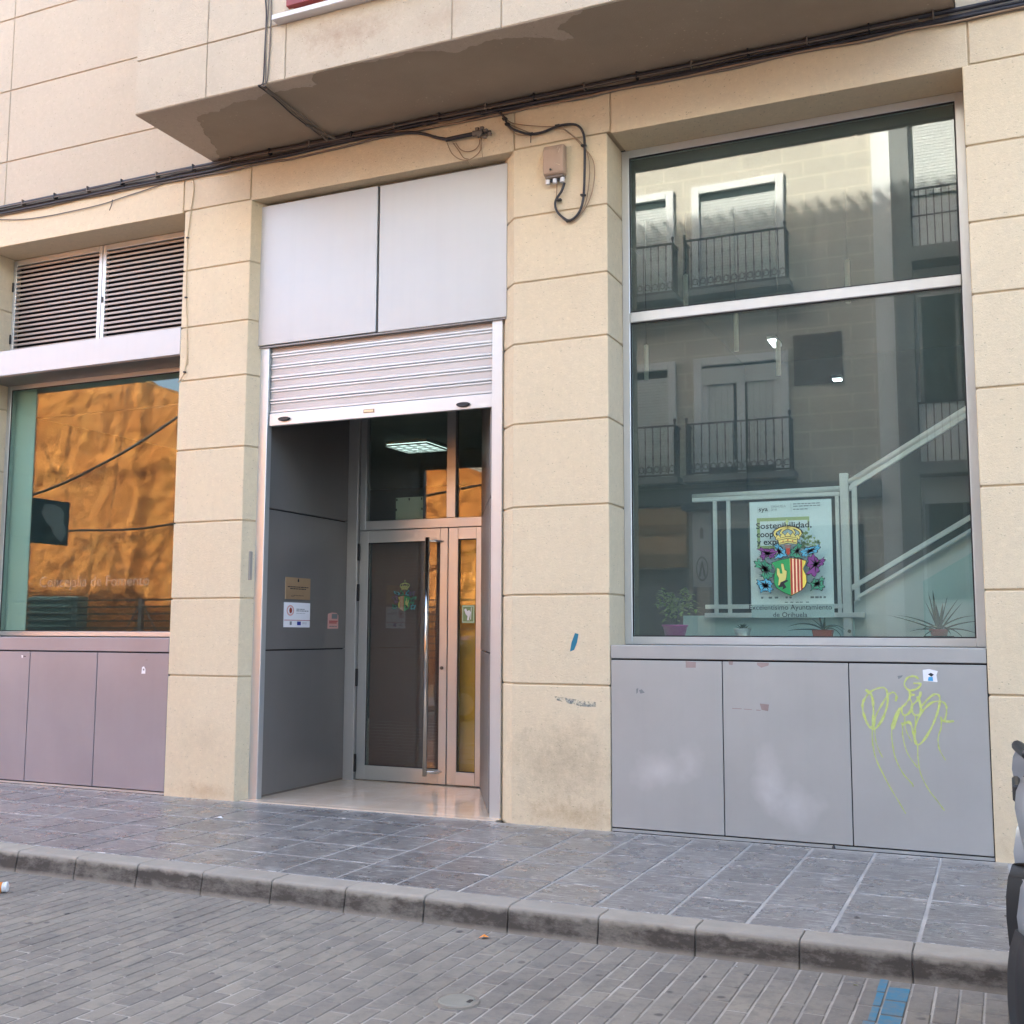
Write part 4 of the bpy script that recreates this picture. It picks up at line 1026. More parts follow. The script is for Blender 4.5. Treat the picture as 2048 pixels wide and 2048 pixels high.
# ---- plaques on the vestibule wall (plane x = VX)
def wall_rect(name, y0, y1, z0, z1, lay, mat, parent, th=0.0008, bev=0):
    return box(name, VX + lay, VX + lay + th, y0, y1, z0, z1, mat, parent, bev)
e = tag(empty('brass_plaque', (VX, .71, 1.733)), 'square brass plaque with small engraved lines on the grey vestibule wall', 'plaque')
wall_rect('plate', .513, .908, 1.735, 1.935, 0.001, M['brass'], e, .006, .001)
lay = .0072
def words(name, rows_, mat, parent):
    m = MB()
    for (ya, yb, z, h) in rows_:
        q = ya
        while q < yb - .004:
            w_ = min(random.uniform(.018, .05), yb - q); m.box(VX + lay, VX + lay + .0006, q, q + w_, z, z + h); q += w_ + .007
    return tag(m.build(name, mat, parent), kind='stuff')
words('engraving', [(.545, .875, 1.845, .008), (.585, .835, 1.828, .008), (.64, .80, 1.768, .004), (.60, .65, 1.762, .004)], M['ink'], e)
MB().box(VX + lay, VX + lay + .0006, .700, .722, 1.896, 1.918).box(VX + lay, VX + lay + .0006, .705, .717, 1.918, 1.928).build('emblem', M['ink'], e)
e = tag(empty('white_plaque', (VX, .705, 1.478)), 'white plaque with ring logo, red line and blue flag below the brass plaque', 'plaque')
wall_rect('plate', .500, .912, 1.478, 1.705, 0.001, M['paper_w'], e, .006, .001)
ring = MB()
for i in range(28):
    t0 = 2 * math.pi * i / 28; t1 = 2 * math.pi * (i + 1) / 28
    A = [(.595 + r_ * math.cos(t) * 1.0, 1.632 + r_ * math.sin(t) * .85) for r_, t in ((.058, t0), (.058, t1), (.042, t1), (.042, t0))]
    ring.add([(VX + lay, *a) for a in A] + [(VX + lay + .0006, *a) for a in A], [(0, 1, 2, 3), (7, 6, 5, 4), (0, 4, 5, 1), (2, 6, 7, 3)])
ring.build('ring_logo', M['pinkp'], e)
dsc = [(.600 + .022 * math.cos(t), 1.632 + .028 * math.sin(t)) for t in [2 * math.pi * k / 12 for k in range(12)]]
MB().add([(VX + lay, *a) for a in dsc] + [(VX + lay + .0006, *a) for a in dsc], [tuple(range(11, -1, -1)), tuple(range(12, 24))] + [(i, (i + 1) % 12, 12 + (i + 1) % 12, 12 + i) for i in range(12)]).build('logo_disc', M['darkred'], e)
words('lines', [(.69, .82, 1.642, .007), (.69, .885, 1.626, .008), (.69, .83, 1.606, .003), (.79, .86, 1.520, .003), (.79, .86, 1.510, .003)], M['gray_ink'], e)
wall_rect('red_line', .502, .910, 1.5405, 1.546, lay, M['redink'], e); wall_rect('flag', .705, .765, 1.498, 1.532, lay, M['eu'], e); wall_rect('emblem', .59, .62, 1.50, 1.532, lay, M['gray_ink'], e)
e = tag(empty('pink_notice', (VX, 1.31, 1.468)), 'small pink printed notice with torn top corner on the vestibule wall', 'notice')
m = MB(); pg = [(1.222, 1.468), (1.408, 1.470), (1.408, 1.600), (1.375, 1.622), (1.30, 1.625), (1.225, 1.612)]
m.add([(VX + .001, *a) for a in pg] + [(VX + .002, *a) for a in pg], [tuple(range(5, -1, -1)), tuple(range(6, 12))] + [(i, (i + 1) % 6, 6 + (i + 1) % 6, 6 + i) for i in range(6)]); m.build('sheet', M['pinkp'], e)
lay = .0028
wall_rect('picture', 1.29, 1.39, 1.565, 1.612, lay, M['gray_ink'], e); wall_rect('heading', 1.245, 1.395, 1.536, 1.546, lay, M['redink'], e); wall_rect('heading', 1.245, 1.38, 1.520, 1.530, lay, M['redink'], e)
words('lines', [(1.25, 1.39, 1.487, .008)], M['gray_ink'], e)
# small grey box let into the jamb
e = tag(box('key_switch', -4.948, -4.925, 0.070, 0.127, 1.888, 2.142, plain('switch_grey', (0.30, 0.27, 0.24), .5), None, .004), 'slim grey metal switch plate on the pilaster side beside the shutter guide', 'switch plate')

# ================================================================== THINGS ON THE FACADE
# telecom box
bx0, bx1, bz0, bz1 = -2.088, -1.913, 5.035, 5.285
e = tag(empty('telecom_box', (-2.0, 0, 5.02)), 'scuffed tan plastic telecom box with white cable glands on the pilaster', 'junction box')
pr = [(0.0, 0), (-0.055, 0), (-0.078, .012), (-0.085, .05), (-0.085, .21), (-0.07, .245), (0, .25)]
MB().prism_x([(a, bz0 + b) for a, b in pr], bx0, bx1).build('cover', M['box_tan'], e, 0.014, True, 3)
MB().box(bx0 + .015, bx1 - .01, -0.07, -0.005, bz0 - .022, bz0 - .001).build('base', M['cable_grey'], e, .004)
for gx in (-2.060, -2.000, -1.938): MB().lathe([(0.017, bz0 - .060), (0.019, bz0 - .055), (0.019, bz0 - .023)], gx, -0.04, 10).build('gland', M['marble_white'], e)
for gx in (-2.030, -1.968): MB().lathe([(0.013, bz0 - .045), (0.013, bz0 - .023)], gx, -0.04, 8).build('gland', M['black'], e)
MB().tube([(-2.02, -.086, 5.075), (-2.02, -.094, 5.075)], .008, 8, 1).build('screw', M['black'], e)
m = MB()
for (x0_, z0_, x1_, z1_) in ((-1.965, 5.235, -1.955, 5.255), (-1.955, 5.205, -1.94, 5.235), (-1.965, 5.115, -1.99, 5.125), (-1.94, 5.10, -1.965, 5.113)): m.tube([(x0_, -.0858, z0_), (x1_, -.0858, z1_)], .003, 5, 1)
m.build('paint_scuff', M['joint_light'], e)

def Z6(a, b): return (500 + a * .3882, b * .3882)
def Z1(a, b): return (a * .3623, b * .3623)
def wallpath(pts, f, y): return [at(*f(*p), y=y) for p in pts]
def cable(name, pts, r, mat, label, n=6, smooth=4, cat='cable', group='cables along the facade'):
    o = MB().tube(pts, r, n, smooth).build(name, mat, None, 0, True); tag(o, label, cat, group); return o
rc = random.Random(11)
def run(z0, y, amp, x0=-12.0, x1=4.0, seed=0, dips=()):
    pts = []; r_ = random.Random(seed); x = x0
    while x <= x1:
        z = z0 + r_.uniform(-amp, amp)
        for (a, b, d) in dips:
            if a < x < b: z -= d * math.sin(math.pi * (x - a) / (b - a))
        pts.append((x, y + r_.uniform(-.004, .004), z)); x += 0.31
    return pts
main = cable('utility_cable', run(5.735, -.030, .003, seed=1), 0.0165, M['cable_black'], 'thick black cable along the top of the bundle under the bay', 8)
for i in range(22):
    x = -8.2 + i * .43
    MB().box(x - .006, x + .006, -.055, -.0005, 5.700, 5.760).build('clip', M['cable_grey'] if i % 2 else M['black'], main, .002)
cable('utility_cable', run(5.672, -.022, .006, seed=2, dips=((-4.6, -1.6, -.028),)), 0.0145, M['cable_black'], 'second thick black cable just below the top one of the bundle', 8)
cable('utility_cable', run(5.700, -.018, .008, seed=3), 0.008, M['cable_black'], 'slim black cable between the two thick cables of the bundle')
cable('utility_cable', run(5.655, -.015, .010, seed=4, dips=((-6.5, -3.3, .014),)), 0.009, M['cable_grey'], 'dusty grey cable wavering beneath the thick cables of the bundle')
cable('utility_cable', run(5.715, -.048, .006, seed=5, x0=-9.5, x1=1.0), 0.006, M['cable_grey'], 'thin dusty cable lying on the front of the bundle')
cable('utility_cable', run(5.655, -.026, .007, x0=-3.4, x1=4.0, seed=6), 0.007, M['cable_tan'], 'tan cable along the lower edge of the bundle over the display window')
cable('utility_cable', wallpath([(-60, 1222), (0, 1212), (110, 1212), (250, 1195), (400, 1165), (560, 1128), (690, 1085), (800, 1050), (900, 1015)], Z1, -.012), 0.0045, M['cable_grey'], 'thin sagging wire hanging below the bundle over the louvre vent')
e = tag(empty('cable_tail', at(*Z1(612, 1130), y=-.02)), 'short frayed black cable end hanging over the louvre vent', 'cable')
MB().tube(wallpath([(628, 1065), (625, 1090), (612, 1125)], Z1, -.02), .004, 5, 3).build('wire', M['cable_black'], e); MB().lathe([(0.004, 0.03), (.013, 0)], 0, 0, 8).build('end_cap', M['black'], e)
e.children[1].location = at(*Z1(612, 1132), y=-.02) - POS[e]
# cream wire down the pilaster
cw = cable('pilaster_wire', wallpath([(1060, 975), (1068, 1010), (1070, 1050), (1062, 1110), (1055, 1160), (1045, 1240), (1035, 1312), (1034, 1400), (1030, 1500), (1028, 1640), (1032, 1780), (1032, 1930), (1034, 1990), (1032, 2010)], Z1, -.007) + [at(a * .3623, 650 + b * .3623, y=-.007) for a, b in ((1032, 100), (1030, 180), (1018, 258), (1000, 295), (984, 318))], 0.0040, M['cable_cream'], 'thin cream wire clipped down the pilaster between louvre vent and entrance')
for q in ((1035, 1312), (1027, 1642)):
    p_ = at(*Z1(*q), y=-.01); box('clip', p_.x - .012, p_.x + .010, -.018, -.0005, p_.z - .006, p_.z + .006, M['black'], cw)
p_ = at(1018 * .3623, 650 + 260 * .3623, y=-.01); box('clip', p_.x - .010, p_.x + .012, -.018, -.0005, p_.z - .007, p_.z + .007, M['black'], cw)
# splice hanging over the fascia
sp = empty('cable_splice', at(*Z6(1100, 700), y=-.03)); tag(sp, 'black cable splice with clustered connectors hanging over the entrance fascia', 'cable splice')
MB().tube(wallpath([(300, 755), (450, 728), (600, 705), (740, 690), (830, 683), (900, 690), (960, 708), (1020, 718)], Z6, -.030), .013, 7, 4).build('cable', M['cable_black'], sp, 0, True)
MB().tube(wallpath([(1010, 720), (1080, 705), (1150, 690)], Z6, -.035), .018, 8, 3).build('sleeve', M['cable_black'], sp, 0, True)
MB().tube(wallpath([(1150, 690), (1200, 683)], Z6, -.035), .026, 8, 1).build('connector', M['cable_grey'], sp)
for a, b in ((1170, 665), (1195, 660), (1215, 672), (1180, 700), (1210, 705), (1235, 690)):
    p_ = at(*Z6(a, b), y=-.045); box('connector', p_.x - .016, p_.x + .016, p_.y - .012, p_.y + .014, p_.z - .012, p_.z + .012, M['cable_grey'], sp, .003)
MB().tube(wallpath([(1200, 683), (1240, 678)], Z6, -.035), .012, 7, 1).build('end_cap', M['black'], sp)
for k_, pts in enumerate(([(1015, 735), (1040, 790), (1080, 820), (1120, 825), (1160, 805), (1188, 770), (1190, 710)], [(1060, 735), (1085, 770), (1120, 782), (1160, 770), (1182, 740), (1178, 705)], [(1045, 735), (1075, 775), (1100, 812), (1125, 820)], [(1188, 700), (1192, 750), (1198, 810)], [(1115, 822), (1130, 842), (1145, 858)])):
    MB().tube(wallpath(pts, Z6, -.014), .004 if k_ < 3 else .0025, 5, 4).build('wire', M['cable_tan'], sp, 0, True)
# slack thin cables around the bundle
cable('slack_wire', wallpath([(720, 690), (800, 660), (900, 640), (1000, 610), (1100, 600), (1200, 590), (1270, 580)], Z6, -.020), .0055, M['cable_grey'], 'slack grey wire looping under the bundle above the fascia')
cable('slack_wire', wallpath([(700, 680), (800, 672), (870, 660), (930, 632), (1010, 628), (1110, 607), (1190, 598)], Z6, -.022), .005, M['cable_tan'], 'slack tan wire looping under the bundle above the fascia')
cable('slack_wire', wallpath([(870, 672), (960, 655), (1060, 635), (1150, 610), (1225, 597), (1290, 580), (1450, 540), (1650, 490)], Z6, -.022), .0065, M['cable_black'], 'slim black wire rising from the splice to the bundle')
# drop to the telecom box
dr = empty('drop_cable', at(*Z6(1720, 900), y=-.03)); tag(dr, 'black and tan cables looping down around the telecom box', 'cable')
dp = [(1190, 588), (1250, 576), (1290, 585), (1312, 610), (1330, 645), (1365, 670), (1440, 690), (1510, 680), (1580, 652), (1640, 640), (1690, 648), (1718, 690), (1724, 760), (1724, 850), (1722, 950), (1716, 1030), (1700, 1085), (1672, 1122), (1640, 1135), (1605, 1115), (1580, 1085), (1572, 1050), (1582, 1020), (1605, 985), (1620, 942)]
MB().tube(wallpath(dp, Z6, -.028), .010, 7, 4).build('cable', M['cable_black'], dr, 0, True)
for j, (dx, dy, yy, path) in enumerate(((0, 0, -.020, [(1310, 600), (1345, 632), (1420, 645), (1510, 652), (1590, 655), (1650, 690), (1700, 730), (1735, 780), (1750, 860), (1745, 960), (1728, 1050), (1690, 1115), (1645, 1140), (1600, 1112), (1575, 1060), (1580, 1000), (1582, 945)]),
                                          (0, 0, -.016, [(1325, 650), (1370, 690), (1430, 696), (1500, 690), (1585, 660), (1640, 680), (1700, 740), (1760, 810), (1776, 880), (1765, 980), (1735, 1060), (1690, 1120), (1648, 1145), (1610, 1125), (1580, 1080), (1572, 1040)]),
                                          (0, 0, -.022, [(1335, 640), (1400, 668), (1445, 685)]))):
    MB().tube(wallpath(path, Z6, yy), .0045, 5, 4).build('wire', M['cable_tan'], dr, 0, True)
for q in ((1312, 612), (1326, 640), (1448, 690), (1585, 648), (1718, 750), (1716, 1005), (1592, 1030), (1640, 1138)):
    p_ = at(*Z6(*q), y=-.03); box('cable_tie', p_.x - .020, p_.x + .020, -.044, -.012, p_.z - .006, p_.z + .008, M['black'], dr, .002)
MB().tube(wallpath([(1448, 695), (1446, 735)], Z6, -.03), .004, 5, 1).build('tie_tail', M['black'], dr)
# three wires down the bay and across its soffit
for j, (lab, top, bot, endp, mt) in enumerate((('leftmost of three thin wires running down the bay face and across its soffit', [(1466, -90), (1466, 0), (1470, 70), (1468, 150), (1460, 300), (1452, 455)], (1462, 500), (1765, 745), 'cable_black'),
                                               ('middle of three thin wires running down the bay face and across its soffit', [(1486, -90), (1484, 0), (1480, 70), (1472, 150), (1466, 300), (1464, 470)], (1472, 492), (1800, 770), 'cable_grey'),
                                               ('rightmost of three thin wires running down the bay face and across its soffit', [(1499, -90), (1498, 0), (1496, 100), (1490, 250), (1482, 360), (1473, 450)], (1478, 490), (1830, 768), 'cable_grey'))):
    a = wallpath(top, Z1, BY - .008)
    s0 = at(*Z1(*bot), z=BZ - .022); s1 = at(*Z1(*endp), z=BZ - .022)
    mid = s0.lerp(s1, .5) + Vector((0.01 * (j - 1), 0, -.004))
    cable('drop_wire', a + [Vector((s0.x, BY - .012, BZ - .02)), s0, s0.lerp(s1, .25), mid, s1], .0055 if j != 1 else .0045, M[mt], lab, 5, 3)
e = tag(empty('cable_clamp', at(*Z1(1475, 500), z=BZ - .03)), 'dusty clamp gathering the three wires at the bay edge', 'cable clamp')
MB().tube([at(*Z1(1468, 490), z=BZ - .03), at(*Z1(1500, 520), z=BZ - .03)], .014, 7, 1).build('sleeve', M['cable_grey'], e)
e = tag(empty('cable_clamp', at(*Z1(1720, 700), z=BZ - .03)), 'dusty tan conduit stubs where the wires meet the bundle', 'cable clamp')
for q0, q1 in (((1690, 690), (1735, 715)), ((1735, 712), (1790, 742)), ((1770, 745), (1810, 775)), ((1800, 745), (1850, 765))):
    MB().tube([at(*Z1(*q0), z=BZ - .035), at(*Z1(*q1), z=BZ - .045)], .011, 7, 1).build('stub', M['cable_grey'], e)

# graffiti on the plinth panel
def Zg(a, b): return (1648 + a * 400 / 1033, 1300 + b * 400 / 1033)
gy = 0.0066
def stroke(m, pts, w):
    P = [at(*Zg(*p), y=gy) for p in pts]; Q = []
    for i in range(len(P) - 1):
        p0 = P[max(i - 1, 0)]; p1 = P[i]; p2 = P[i + 1]; p3 = P[min(i + 2, len(P) - 1)]
        for k in range(4):
            t = k / 4; Q.append(0.5 * ((2 * p1) + (p2 - p0) * t + (2 * p0 - 5 * p1 + 4 * p2 - p3) * t * t + (3 * p1 - p0 - 3 * p2 + p3) * t ** 3))
    Q.append(P[-1]); vs = []; fs = []
    for i, q in enumerate(Q):
        d = (Q[min(i + 1, len(Q) - 1)] - Q[max(i - 1, 0)]); d.normalize(); n_ = Vector((-d.z, 0, d.x)); ww = w * rc.uniform(.6, 1.45)
        vs += [q + n_ * ww + Vector((0, -.0003 * (i % 2), 0)), q - n_ * ww]
    for i in range(len(Q) - 1): fs.append((2 * i, 2 * i + 1, 2 * i + 3, 2 * i + 2))
    m.add(vs, fs); gstroke[0] += 1
    global gy_off
gstroke = [0]
ge = tag(empty('graffiti_tag', (0.55, 0.006, 0.5)), 'looping yellow-green spray scrawl with long drips on the plinth panel', 'graffiti')
strokes = [([(215, 205), (240, 225), (252, 260), (255, 330), (250, 400)], .0075), ([(225, 225), (270, 200), (310, 195), (328, 225), (325, 290), (300, 360), (262, 408), (230, 390), (205, 330), (200, 275), (225, 230)], .0065), ([(330, 230), (300, 280), (268, 340), (258, 405)], .0055), ([(328, 232), (355, 218), (374, 235), (370, 265)], .006),
           ([(490, 150), (465, 135), (430, 145), (415, 180), (440, 208), (480, 200), (500, 175), (462, 172)], .006), ([(440, 205), (445, 240), (420, 280), (400, 300), (410, 335), (440, 325), (455, 280), (440, 240), (470, 230)], .0065), ([(500, 215), (490, 250), (455, 290), (458, 325), (480, 338), (500, 320), (495, 270), (480, 240)], .0065),
           ([(392, 300), (370, 340), (350, 395), (358, 400), (378, 345), (390, 310)], .007), ([(505, 290), (540, 250), (575, 228), (598, 245), (590, 310), (560, 390), (520, 460), (485, 490), (468, 460), (470, 400), (500, 330), (550, 275), (600, 265), (630, 285), (632, 330), (620, 370)], .0062), ([(600, 345), (620, 368), (672, 368)], .006), ([(398, 382), (440, 372), (448, 382)], .009), ([(405, 392), (420, 375), (450, 385), (460, 430), (480, 488)], .0045),
           ([(250, 400), (250, 470), (268, 560), (310, 650), (345, 715), (390, 790), (422, 845)], .0034), ([(262, 405), (268, 470), (285, 520), (304, 556)], .003), ([(350, 395), (352, 470), (370, 560), (410, 640), (455, 690), (460, 708)], .0034), ([(405, 390), (408, 450), (430, 530), (465, 585), (485, 608)], .003), ([(418, 335), (418, 380), (430, 430), (455, 475)], .003), ([(484, 490), (486, 560), (500, 640), (540, 720), (590, 785), (622, 830)], .0036), ([(605, 345), (605, 400), (590, 450), (595, 510), (628, 570)], .0034), ([(472, 340), (472, 400), (475, 440)], .003)]
for i, (p_, w_) in enumerate(strokes):
    gy = 0.0066 - i * 0.00008
    m = MB(); stroke(m, p_, w_ * 1.0)
    m.build('paint_stroke', M['graf'], ge)
# stickers and scraps on the plinth
def Z8(a, b): return (1200 + a * .4389, 900 + b * .4389)
def Z2(a, b): return (a * .3623, 650 + b * .3623)
def scrap(name, pts, f, y, mat, parent): return flat(name, [[(lambda q: (q.x, q.z))(at(*f(*p), y=y)) for p in pts][::-1]], y, mat, parent)
e = tag(empty('paper_sticker', (0.65, .0074, 1.13)), 'torn white sticker with blue figure above the graffiti', 'sticker')
scrap('sheet', [(1470, 1002), (1500, 998), (1540, 1008), (1533, 1025), (1538, 1058), (1474, 1052)], Z8, .0074, M['paper_w'], e)
scrap('picture', [(1497, 1034), (1516, 1034), (1518, 1053), (1494, 1052)], Z8, .0068, M['skyb'], e); scrap('picture', [(1494, 1022), (1508, 1015), (1522, 1024), (1510, 1033)], Z8, .0066, M['ink'], e)
e = tag(empty('paper_sticker', (-6.02, .0074, 1.06)), 'tiny white paper remnant on the plinth near the left pilaster', 'sticker')
scrap('sheet', [(785, 1888), (795, 1884), (803, 1900), (802, 1925), (780, 1925)], Z2, .0074, M['paper_w'], e); scrap('print', [(789, 1897), (797, 1897), (797, 1907), (788, 1907)], Z2, .0068, M['gray_ink'], e)
e = tag(empty('paper_sticker', (-7.52, .0074, 1.19)), 'tiny peeled white scrap at the top of a plinth panel under the lettered window', 'sticker')
scrap('sheet', [(118, 1822), (128, 1824), (124, 1838), (120, 1838)], Z2, .0074, M['paper_w'], e); scrap('print', [(130, 1826), (144, 1828), (140, 1832), (131, 1831)], Z2, .0072, M['ink'], e)
e = tag(empty('glue_mark', (-0.6, .0074, 1.0)), 'brown glue and tape remains scattered on the plinth panels under the crest window', 'glue mark')
for i, p_ in enumerate(([(390, 962), (437, 966), (436, 992), (391, 992)], [(715, 968), (770, 970), (768, 982), (735, 992), (716, 980)], [(585, 962), (606, 964), (604, 980), (588, 978)], [(728, 1155), (770, 1160), (766, 1190), (736, 1184)], [(602, 1176), (646, 1178), (646, 1181), (602, 1179)], [(655, 1179), (692, 1182), (692, 1185), (655, 1182)], [(712, 1183), (732, 1185), (732, 1188), (712, 1187)])):
    scrap('mark', p_, Z8, .0074, M['glue'] if 'glue' in M else M.setdefault('glue', plain('old_glue', (0.31, 0.235, 0.215), 0.7, var=.25)), e)
for p_ in ([(165, 1088), (175, 1085), (172, 1105), (166, 1112)], [(178, 1095), (190, 1090), (204, 1106), (184, 1110)], [(1405, 920), (1418, 920), (1416, 926), (1406, 926)], [(1355, 1030), (1380, 1026), (1376, 1034), (1360, 1044)]):
    scrap('mark', p_, Z8, .0072, M['gray_ink'], e)
bm_ = tag(empty('paint_smear', (-1.85, -.001, 1.3)), 'short blue spray smear on the pilaster beside the display window', 'graffiti')
pp = [(1150, 1266), (1157, 1268), (1154, 1285), (1148, 1300), (1140, 1303), (1143, 1285)]
flat('smear', [[(lambda q: (q.x, q.z))(at(*p, y=-.0015)) for p in pp][::-1]], -.0015, plain('blue_spray', (0.012, 0.16, 0.24), 0.6), bm_)
def smear_mat():
    k = N('faint_blue_spray'); k.out((0.05, 0.22, 0.30), 0.7); t = k.n('ShaderNodeBsdfTransparent'); mx = k.n('ShaderNodeMixShader')
    k.l(k.g(k.noise(24, 5, 0.7), 0.45, 0.68, 0.0, 0.5), mx.inputs[0]); k.l(t.outputs[0], mx.inputs[1]); k.l(k.b.outputs[0], mx.inputs[2]); k.l(mx.outputs[0], k.o.inputs['Surface']); return k.m
pp = [(1108, 1392), (1135, 1396), (1170, 1402), (1192, 1404), (1192, 1414), (1170, 1414), (1140, 1408), (1112, 1400)]
flat('smear', [[(lambda q: (q.x, q.z))(at(*p, y=-.0015)) for p in pp][::-1]], -.0015, smear_mat(), bm_)

# projecting sign on the far pier (seen in the window's reflection)
e = tag(empty('projecting_sign', (-8.46, -.36, 2.37)), 'dark projecting sign with a pale hand print on the far pier', 'sign')
box('board', -8.49, -8.45, -.66, -.10, 2.385, 2.875, M['sign_teal'], e, .006)
hand = [(-.56, 2.42), (-.62, 2.52), (-.60, 2.60), (-.57, 2.64), (-.58, 2.74), (-.53, 2.80), (-.42, 2.83), (-.30, 2.82), (-.26, 2.72), (-.33, 2.62), (-.40, 2.58), (-.44, 2.50), (-.50, 2.45)]
m = MB(); m.add([(-8.4485, *a) for a in hand] + [(-8.4495, *a) for a in hand], [tuple(range(len(hand))), tuple(range(2 * len(hand) - 1, len(hand) - 1, -1))]); m.build('hand_print', M['sign_hand'], e)
MB().box(-8.48, -8.46, -.10, -.0, 2.44, 2.47).box(-8.48, -8.46, -.10, -.0, 2.79, 2.82).build('bracket', M['iron'], e)

# ================================================================== STREET THINGS
# blue parking line on the pavers, painted stone by stone
ln = tag(empty('road_marking', (0.59, -2.9, -.13)), 'worn blue parking bay line crossing the grey pavers', 'road marking')
for i, (a, b) in enumerate(((0.512, 0.5595), (0.5705, 0.6595))):
    yy = -2.575 if i else -2.475
    n_ = 0
    while yy > -4.6:
        x0_, x1_ = (a + rc.uniform(0.0, .018), b) if i == 0 else (a, b - rc.uniform(0, .006))
        box('paint_patch', x0_, x1_, yy - .091, yy + .091, -0.1295, -0.1275, M['blue'], ln); yy -= .2; n_ += 1
e = tag(empty('manhole_cover', (-1.10, -3.46, -.13)), 'small round worn access cover set in the pavers', 'access cover')
MB().lathe([(0.0, -0.120), (0.075, -0.1205), (0.082, -0.124), (0.082, -.135)], -1.10, -3.46, 24).build('lid', plain('pale_cast_lid', (0.215, 0.205, 0.170), .7, .1, bump=.5, bscale=60, var=.2), e)
MB().lathe([(0.083, -0.135), (0.083, -0.1225), (0.098, -0.1235), (0.102, -.135)], -1.10, -3.46, 24).build('frame', M['kerb'], e)
box('lid_eye', -1.05, -1.03, -3.475, -3.44, -.122, -.1175, M['black'], e, .002)
# spray can lying at the kerb
e = tag(empty('spray_can', (-4.5, -2.80, -.13)), 'white can with an orange band lying on the road by the kerb', 'can')
cx0 = Vector((-4.62, -2.90, -.100)); cdir = Vector((0.86, 0.51, 0)).normalized()
MB().tube([cx0, cx0 + cdir * .17], .030, 16, 1).build('body', M['white'], e, 0, True)
MB().tube([cx0 + cdir * .11, cx0 + cdir * .158], .0305, 16, 1).build('band', M['orange'], e, 0, True)
MB().tube([cx0 + cdir * .1705, cx0 + cdir * .186], .0315, 16, 1).build('cap', M['white'], e, .003, False)
lf_ = MB().add([(-1.44, -2.53, -.128), (-1.41, -2.545, -.114), (-1.385, -2.52, -.122), (-1.405, -2.500, -.126), (-1.43, -2.508, -.118), (-1.412, -2.522, -.108)], [(0, 1, 5), (1, 2, 5), (2, 3, 5), (3, 4, 5), (4, 0, 5), (0, 4, 3, 2, 1)]).build('orange_peel', M['orange'])
tag(lf_, 'curled orange scrap on the pavers near the kerb', 'litter')
lt = MB().add([(-4.55, -.79, .001), (-4.50, -.80, .012), (-4.47, -.77, .002), (-4.50, -.755, .016), (-4.535, -.765, .006)], [(0, 1, 3, 4), (1, 2, 3)]).build('paper_scrap', M['paper_w'])
tag(lt, 'crumpled white paper scrap on the pavement before the entrance', 'litter')
for j, (x, y, z, s_, lab) in enumerate(((-0.12, -2.47, -.128, .010, 'tiny white crumb on the road below the chipped kerb stone'), (0.36, -1.83, .003, .022, 'pale flattened fleck on the pavement tile near the kerb'), (0.43, -2.52, -.128, .014, 'small yellowish cigarette stub beside the blue line'), (0.30, -.10, .004, .012, 'tiny white crumb at the foot of the graffiti panel'))):
    o = MB().add([(x - s_, y, z), (x, y - s_ * .6, z + s_ * .4), (x + s_, y, z), (x, y + s_ * .6, z + .001)], [(0, 1, 2, 3)]).build('litter_fleck', M['paper_w'] if j != 2 else M['olive']); tag(o, lab, 'litter')

